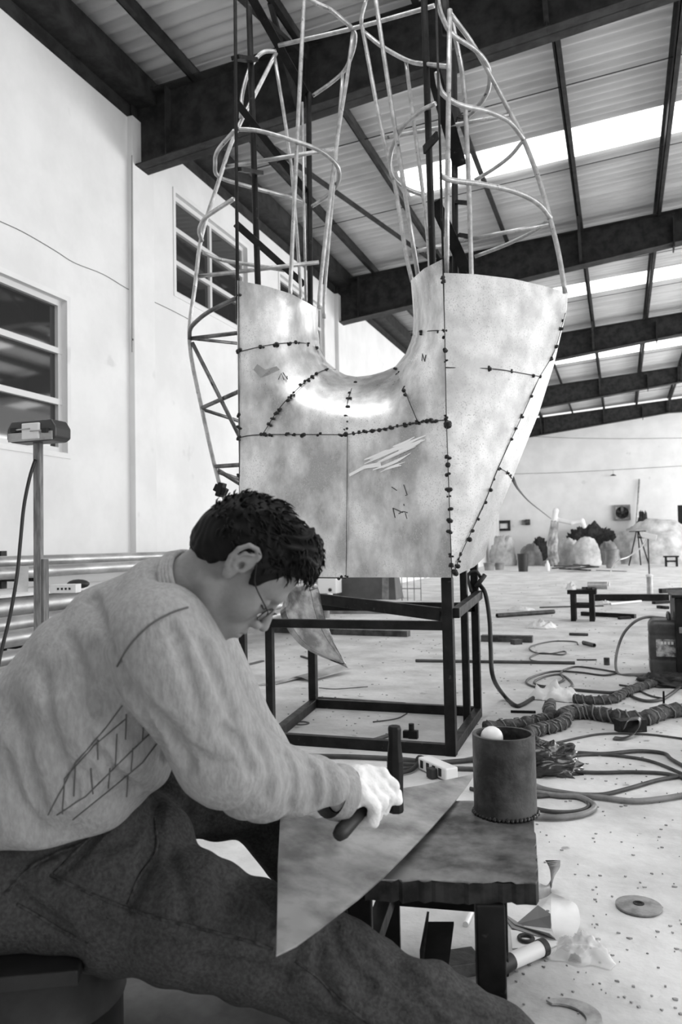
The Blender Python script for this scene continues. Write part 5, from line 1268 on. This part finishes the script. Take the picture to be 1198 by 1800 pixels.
leaf('grey_scrap', 'grey triangular sheet scrap lying by the table leg', 'scrap', [(945, 1591), (970, 1608), (968, 1632), (905, 1625)], [.05, .04, .004, .004], mat('scrap_mid', .3, .5))
leaf('grey_scrap', 'long thin pale scrap edge lying behind the ring paper', 'scrap', [(874, 1598), (905, 1625), (965, 1640), (978, 1652), (940, 1645), (900, 1632)], [.004, .01, .02, .004, .004, .004], TARPG)
A = [on_z(x, y, z) for x, y, z in ((938, 1545, .06), (948, 1552, .05), (962, 1556, .03), (972, 1540, .035), (982, 1525, .09), (984, 1512, .12))]
B_ = [on_z(x, y, z) for x, y, z in ((938, 1580, .03), (952, 1580, .02), (966, 1572, .004), (968, 1560, .01), (966, 1530, .10), (958, 1512, .12))]
single('curled_strip', MB().ribbon(spl(A, 5), spl(B_, 5), .0018), mat('brown_strip', .15, .4, c2=.3, vscale=9), 'curled brownish metal strip lying just right of the table edge', 'metal strip', smooth=180)
a, b = on_z(884, 1712), on_z(957, 1680); a.z = b.z = .02; d = (b - a); L_ = d.length; d.normalize()
t = thing('hand_torch', 'white barrelled tool with black ends lying by the table leg', 'tool', (a.x, a.y, 0))
obj('barrel', MB().cyl(a + d * L_ * .2, .0175, L_ * .68, 20, d), WHITEP, t, 40); obj('head', MB().lathe(a - d * .02, [(.001, 0), (.02, 0), (.021, L_ * .1), (.018, L_ * .2 + .02), (.001, L_ * .2 + .02)], 18, d), BLACK, t, 40)
obj('end_cap', MB().cyl(a + d * L_ * .88, .0195, L_ * .12, 18, d), BLACK, t, 40)
PB = bpy.data.materials.new('clear_plastic'); PB.use_nodes = True; q = PB.node_tree.nodes['Principled BSDF']; q.inputs['Base Color'].default_value = (.8, .8, .8, 1); q.inputs['Alpha'].default_value = .3; q.inputs['Roughness'].default_value = .25
rag('plastic_bag', 'crumpled clear plastic bag on the floor right of the white barrelled tool', 'bag', 1022, 1680, .17, .13, .06, PB, 61, n=30)
rag('plastic_wrap', 'dark tinted scrap inside the clear plastic bag', 'scrap', 1010, 1688, .035, .03, .015, RUST, 62, n=8)
# angle iron and strips under the table
a, b = on_z(752, 1716), P(742, 1610, 1.78); 
t = thing('angle_iron', 'length of dark angle iron propped under the work table', 'steel bar', (on_z(760, 1716).x, on_z(760, 1716).y, 0))
dx_ = UX * .06
g1, g2 = on_z(735, 1716, .004), on_z(746, 1606, .17) ; g1 = on_z(738, 1712, .01)
mb = MB().hexa([g1, g1 + dx_, g1 + dx_ + Vector((0, 0, .006)), g1 + Vector((0, 0, .006)), P(748, 1625, 1.70), P(748, 1625, 1.70) + dx_, P(748, 1625, 1.70) + dx_ + Vector((0, 0, .006)), P(748, 1625, 1.70) + Vector((0, 0, .006))])
obj('flange', mb, FRAMEM, t)
mb = MB().hexa([g1, g1 + Vector((.005, 0, 0)), g1 + Vector((.005, 0, .05)), g1 + Vector((0, 0, .05)), P(748, 1625, 1.70), P(748, 1625, 1.70) + Vector((.005, 0, 0)), P(750, 1602, 1.70) + Vector((.005, 0, 0)), P(750, 1602, 1.70)])
obj('flange', mb, RUST, t)
fpipe('white_stick', 'short white stick lying under the table by the front leg', 'stick', (818, 1630), (832, 1600), .007, WHITEP, hollow=False)
fbar('dark_plank', 'dark flat plank lying under the table behind the jeans', 'plank', (760, 1712), (840, 1700), .07, .03, RUST)
cable('thin cable under the table beyond the front leg', [(790, 1583), (830, 1590), (880, 1608), (905, 1626)], .003)

# ================================================================== LEFT SIDE: PIPE RACK AND LAMP STAND
XP = -4.15
def lpipe(pyc, rpx, label, x=XP, y1=8.8, y0=1.0, px=0, m=PIPEM):
    q = on_x(px, pyc, x); r = rpx * (q - CAM).length / FPX
    L_ = y1 - y0; c = Vector((x, y0, q.z))
    single('scaffold_pipe', MB().lathe(c, [(r * .8, 0), (r, 0), (r, L_), (r * .8, L_), (r * .8, 0)], 20, (0, 1, 0)), m, label, 'pipe', 'stacked pipes along the left wall', smooth=40); return q.z, r
lp = [(988, 9.5, 'topmost thin pipe of the stack along the left wall', -4.35), (1008, 10.5, 'second pipe from the top of the stack along the left wall', -4.2),
      (1070, 18, 'thick bright pipe in the middle of the stack, under the papers', -3.8), (1100, 13, 'pipe just below the thick bright one in the wall stack', -3.65),
      (1126, 14, 'third pipe from the bottom of the wall stack', -3.5), (1160, 13, 'second lowest pipe of the wall stack', -3.35), (1188, 14, 'lowest pipe of the wall stack in view', -3.2)]
zz_ = []
for pyc, rp, lab, x in lp:
    zz_.append(lpipe(pyc, rp, lab, x))
t = thing('pipe_rack', 'dark stepped rack behind the stacked pipes at the left wall', 'rack', (-4.4, 4, 0))
for y in (2.2, 5.0, 8.0):
    obj('rack_post', MB().bb(-4.62, -4.54, y - .03, y + .03, 0, .95), FRAMEM, t)
    for (z, r), (_, _, _, x) in zip(zz_, lp):
        obj('rack_arm', MB().bb(-4.6, x + r, y - .02, y + .02, z - r - .03, z - r), FRAMEM, t)
q = on_x(0, 1040, -3.9)
single('shelf_board', MB().bb(-4.35, -3.72, 1.5, 8.5, q.z - .03, q.z - .012), PAPER, 'long pale board lying on the pipes along the left wall', 'board')
zbd = q.z - .012
q = on_z(110, 1043, zbd); t = thing('small_carton', 'small white printed carton lying on the long pale board', 'box', q)
obj('carton', MB().box((q.x, q.y + .03, zbd + .03), (.17, .1, .055), Matrix.Rotation(.3, 3, 'Z')), PAPER, t, bevel=.002)
pm = MB()
for k in range(4): pm.box(Vector((q.x, q.y + .03, zbd + .03)) + Matrix.Rotation(.3, 3, 'Z') @ Vector((-.03 + .025 * k, -.051, .0)), (.013, .002, .014), Matrix.Rotation(.3, 3, 'Z'))
obj('carton_print', pm, STEELD, t)
q = on_z(128, 1036, zbd); single('cloth_lump', MB().ball((q.x, q.y + .06, zbd + .035), .085, 14, (1, .8, .4)), BLACK, 'black rounded lump beside the small carton on the board', 'cloth', smooth=180)
q = on_z(39, 1040, zbd); single('clear_tub', MB().lathe((q.x, q.y, zbd), [(.001, 0), (.05, 0), (.056, .17), (.050, .17), (.045, .01), (.001, .01)], 4), TARP, 'pale square plastic tub standing on the board left of the lamp pole', 'tub')
# lamp on a wooden pole
DL = 3.0; b0 = P(72, 1100, DL); base = Vector((b0.x, b0.y, 0)); X_ = lambda px, py, dz=0: on_y(px, py, base.y + dz)
t = thing('floodlight', 'floodlight on a wooden pole standing in front of the left wall window', 'lamp', base)
tp_ = X_(67, 776)
obj('pole', MB().bar(Vector((tp_.x, base.y, .6)), tp_, .032, .02, Vector((0, 1, 0))), WOOD, t, bevel=.002)
sl = X_(70, 983); obj('pole_sleeve', MB().bar(Vector((base.x + .0, base.y + .01, 0)), Vector((sl.x, sl.y + .01, sl.z)), .042, .03, Vector((0, 1, 0))), mat('grey_wood', .10, .7, c2=.2, vscale=12, stretch=(5, 5, .6)), t, bevel=.002)
obj('base_plate', MB().bb(base.x - .2, base.x + .2, base.y - .2, base.y + .2, 0, .02), STEELD, t)
a = X_(28, 758); b = X_(113, 758); zt6, zb6 = X_(70, 742).z, X_(70, 779).z
hx = [(a.x + .02, zt6), (b.x - .02, zt6), (b.x, zt6 - .03), (b.x, zb6 + .012), (b.x - .02, zb6), (a.x + .02, zb6), (a.x, zb6 + .012), (a.x, zt6 - .03)]
m = MB(); n = 8; vs = [Vector((x, base.y - .05, z)) for x, z in hx] + [Vector((x, base.y + .04, z)) for x, z in hx]
obj('lamp_housing', m.add(vs, [tuple(range(8)), tuple(range(8, 16))[::-1]] + [(i, 8 + i, 8 + (i + 1) % 8, (i + 1) % 8) for i in range(8)]), mat('lamp_grey', .05, .35, metal=.3), t, bevel=.006)
obj('lamp_reflector', MB().bb(a.x + .012, b.x - .012, base.y - .056, base.y - .05, zb6 + .003, zb6 + .035), PIPEM, t)
obj('terminal_box', MB().bb(X_(55, 0).x, X_(84, 0).x, base.y - .062, base.y - .05, zb6 + .008, zt6 - .012), PAPER, t, bevel=.003)
for px_ in (44, 98): 
    c = X_(px_, 760); obj('clip', MB().bb(c.x - .012, c.x + .012, base.y - .066, base.y - .05, c.z - .008, c.z + .008), STEELD, t)
    obj('bracket_wire', MB().tube([Vector((c.x, base.y - .06, c.z)), Vector((X_(70, 0).x, base.y - .062, c.z + .001))], .003, 6), PIPEM, t)
obj('cord', MB().tube(spl([X_(62, 808, -.02), X_(52, 840, -.04), X_(42, 890, -.06), X_(36, 950, -.08), X_(30, 1010, -.1), X_(18, 1080, -.12), X_(0, 1155, -.15), X_(-20, 1260, -.2)], 6), .0065, 8), BLACK, t, 180)

q = [Vector((-1.05, .55, 0)), Vector((.08, .75, 0))]
c1_, c2_, c3_, c4_ = P(-60, 1700, 1.9), P(560, 1640, 1.9), P(700, 1800, 1.55), P(-60, 1900, 1.1)
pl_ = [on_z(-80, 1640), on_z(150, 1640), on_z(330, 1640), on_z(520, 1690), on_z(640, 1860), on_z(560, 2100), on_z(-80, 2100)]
single('floor_shade_sheet', MB().prism([(p.x, p.y) for p in pl_][::-1], .0005, .004), mat('floor_shade_sheet', .05, .6, c2=.11, vscale=6, spots=(14, .7, .02)), 'dark sheet added on the floor as painted shade under the seat of the man', 'shade sheet')  # thin dark sheet added to give the floor its shade here

# leaning pole and wires at the far wall, scrap caught on the roof
a, b = on_y(1113, 975, 34.6), on_y(1123, 842, 34.9); a.z = 0.02
single('leaning_pole', MB().tube([a, b], .035, 8), PIPEM, 'pale thin pole leaning against the far wall beside the fan', 'pole', smooth=180)
single('slack_wire', MB().tube(spl([on_y(899, 838, 4.3), on_y(912, 862, 9), on_y(930, 882, 15), on_y(950, 898, 22), on_y(968, 912, 29.6)], 6), .012, 6), CABLE, 'slack grey wire falling from the sculpture edge towards the statue', 'wire', smooth=180)
q = on_y(884, 72, 9.3); q.z = zroof(q.x) - .03; r = ray(884, 72); q = CAM + r * ((q.z - CAM.z) / r.z)
single('roof_tatter', MB().ball(q, .035, 8, (1, .6, .5)).tube([q, q + Vector((-.08, 0, .0)), q + Vector((-.09, 0, .03))], .006, 5), BLACK, 'small dark tatter caught under the roof sheets at the upper right', 'tatter')
# grit and flakes strewn over the floor
g = MB(); rnd = random.Random(77)
for k in range(1000):
    px, py = rnd.uniform(480, 1198), 1025 + 760 * rnd.random() ** 1.5
    c = on_z(px, py, .002); s_ = rnd.uniform(.0008, .0032) * (1 + c.length * .14)
    n = rnd.choice((3, 4, 5)); a0 = rnd.uniform(0, 6)
    if c.x < -4.7 or (py > 1300 and px < 850): continue
    poly = [(c.x + s_ * rnd.uniform(.5, 1.3) * math.cos(a0 + i * 6.283 / n) * 1.6, c.y + s_ * rnd.uniform(.5, 1.3) * math.sin(a0 + i * 6.283 / n)) for i in range(n)]
    g.prism(poly, .0005, .003 + s_ * .25)
single('floor_grit', g, mat('grit', .20, .8, c2=.4, vscale=3), 'dark and pale grit and flakes strewn over the workshop floor', 'grit', kind='stuff')
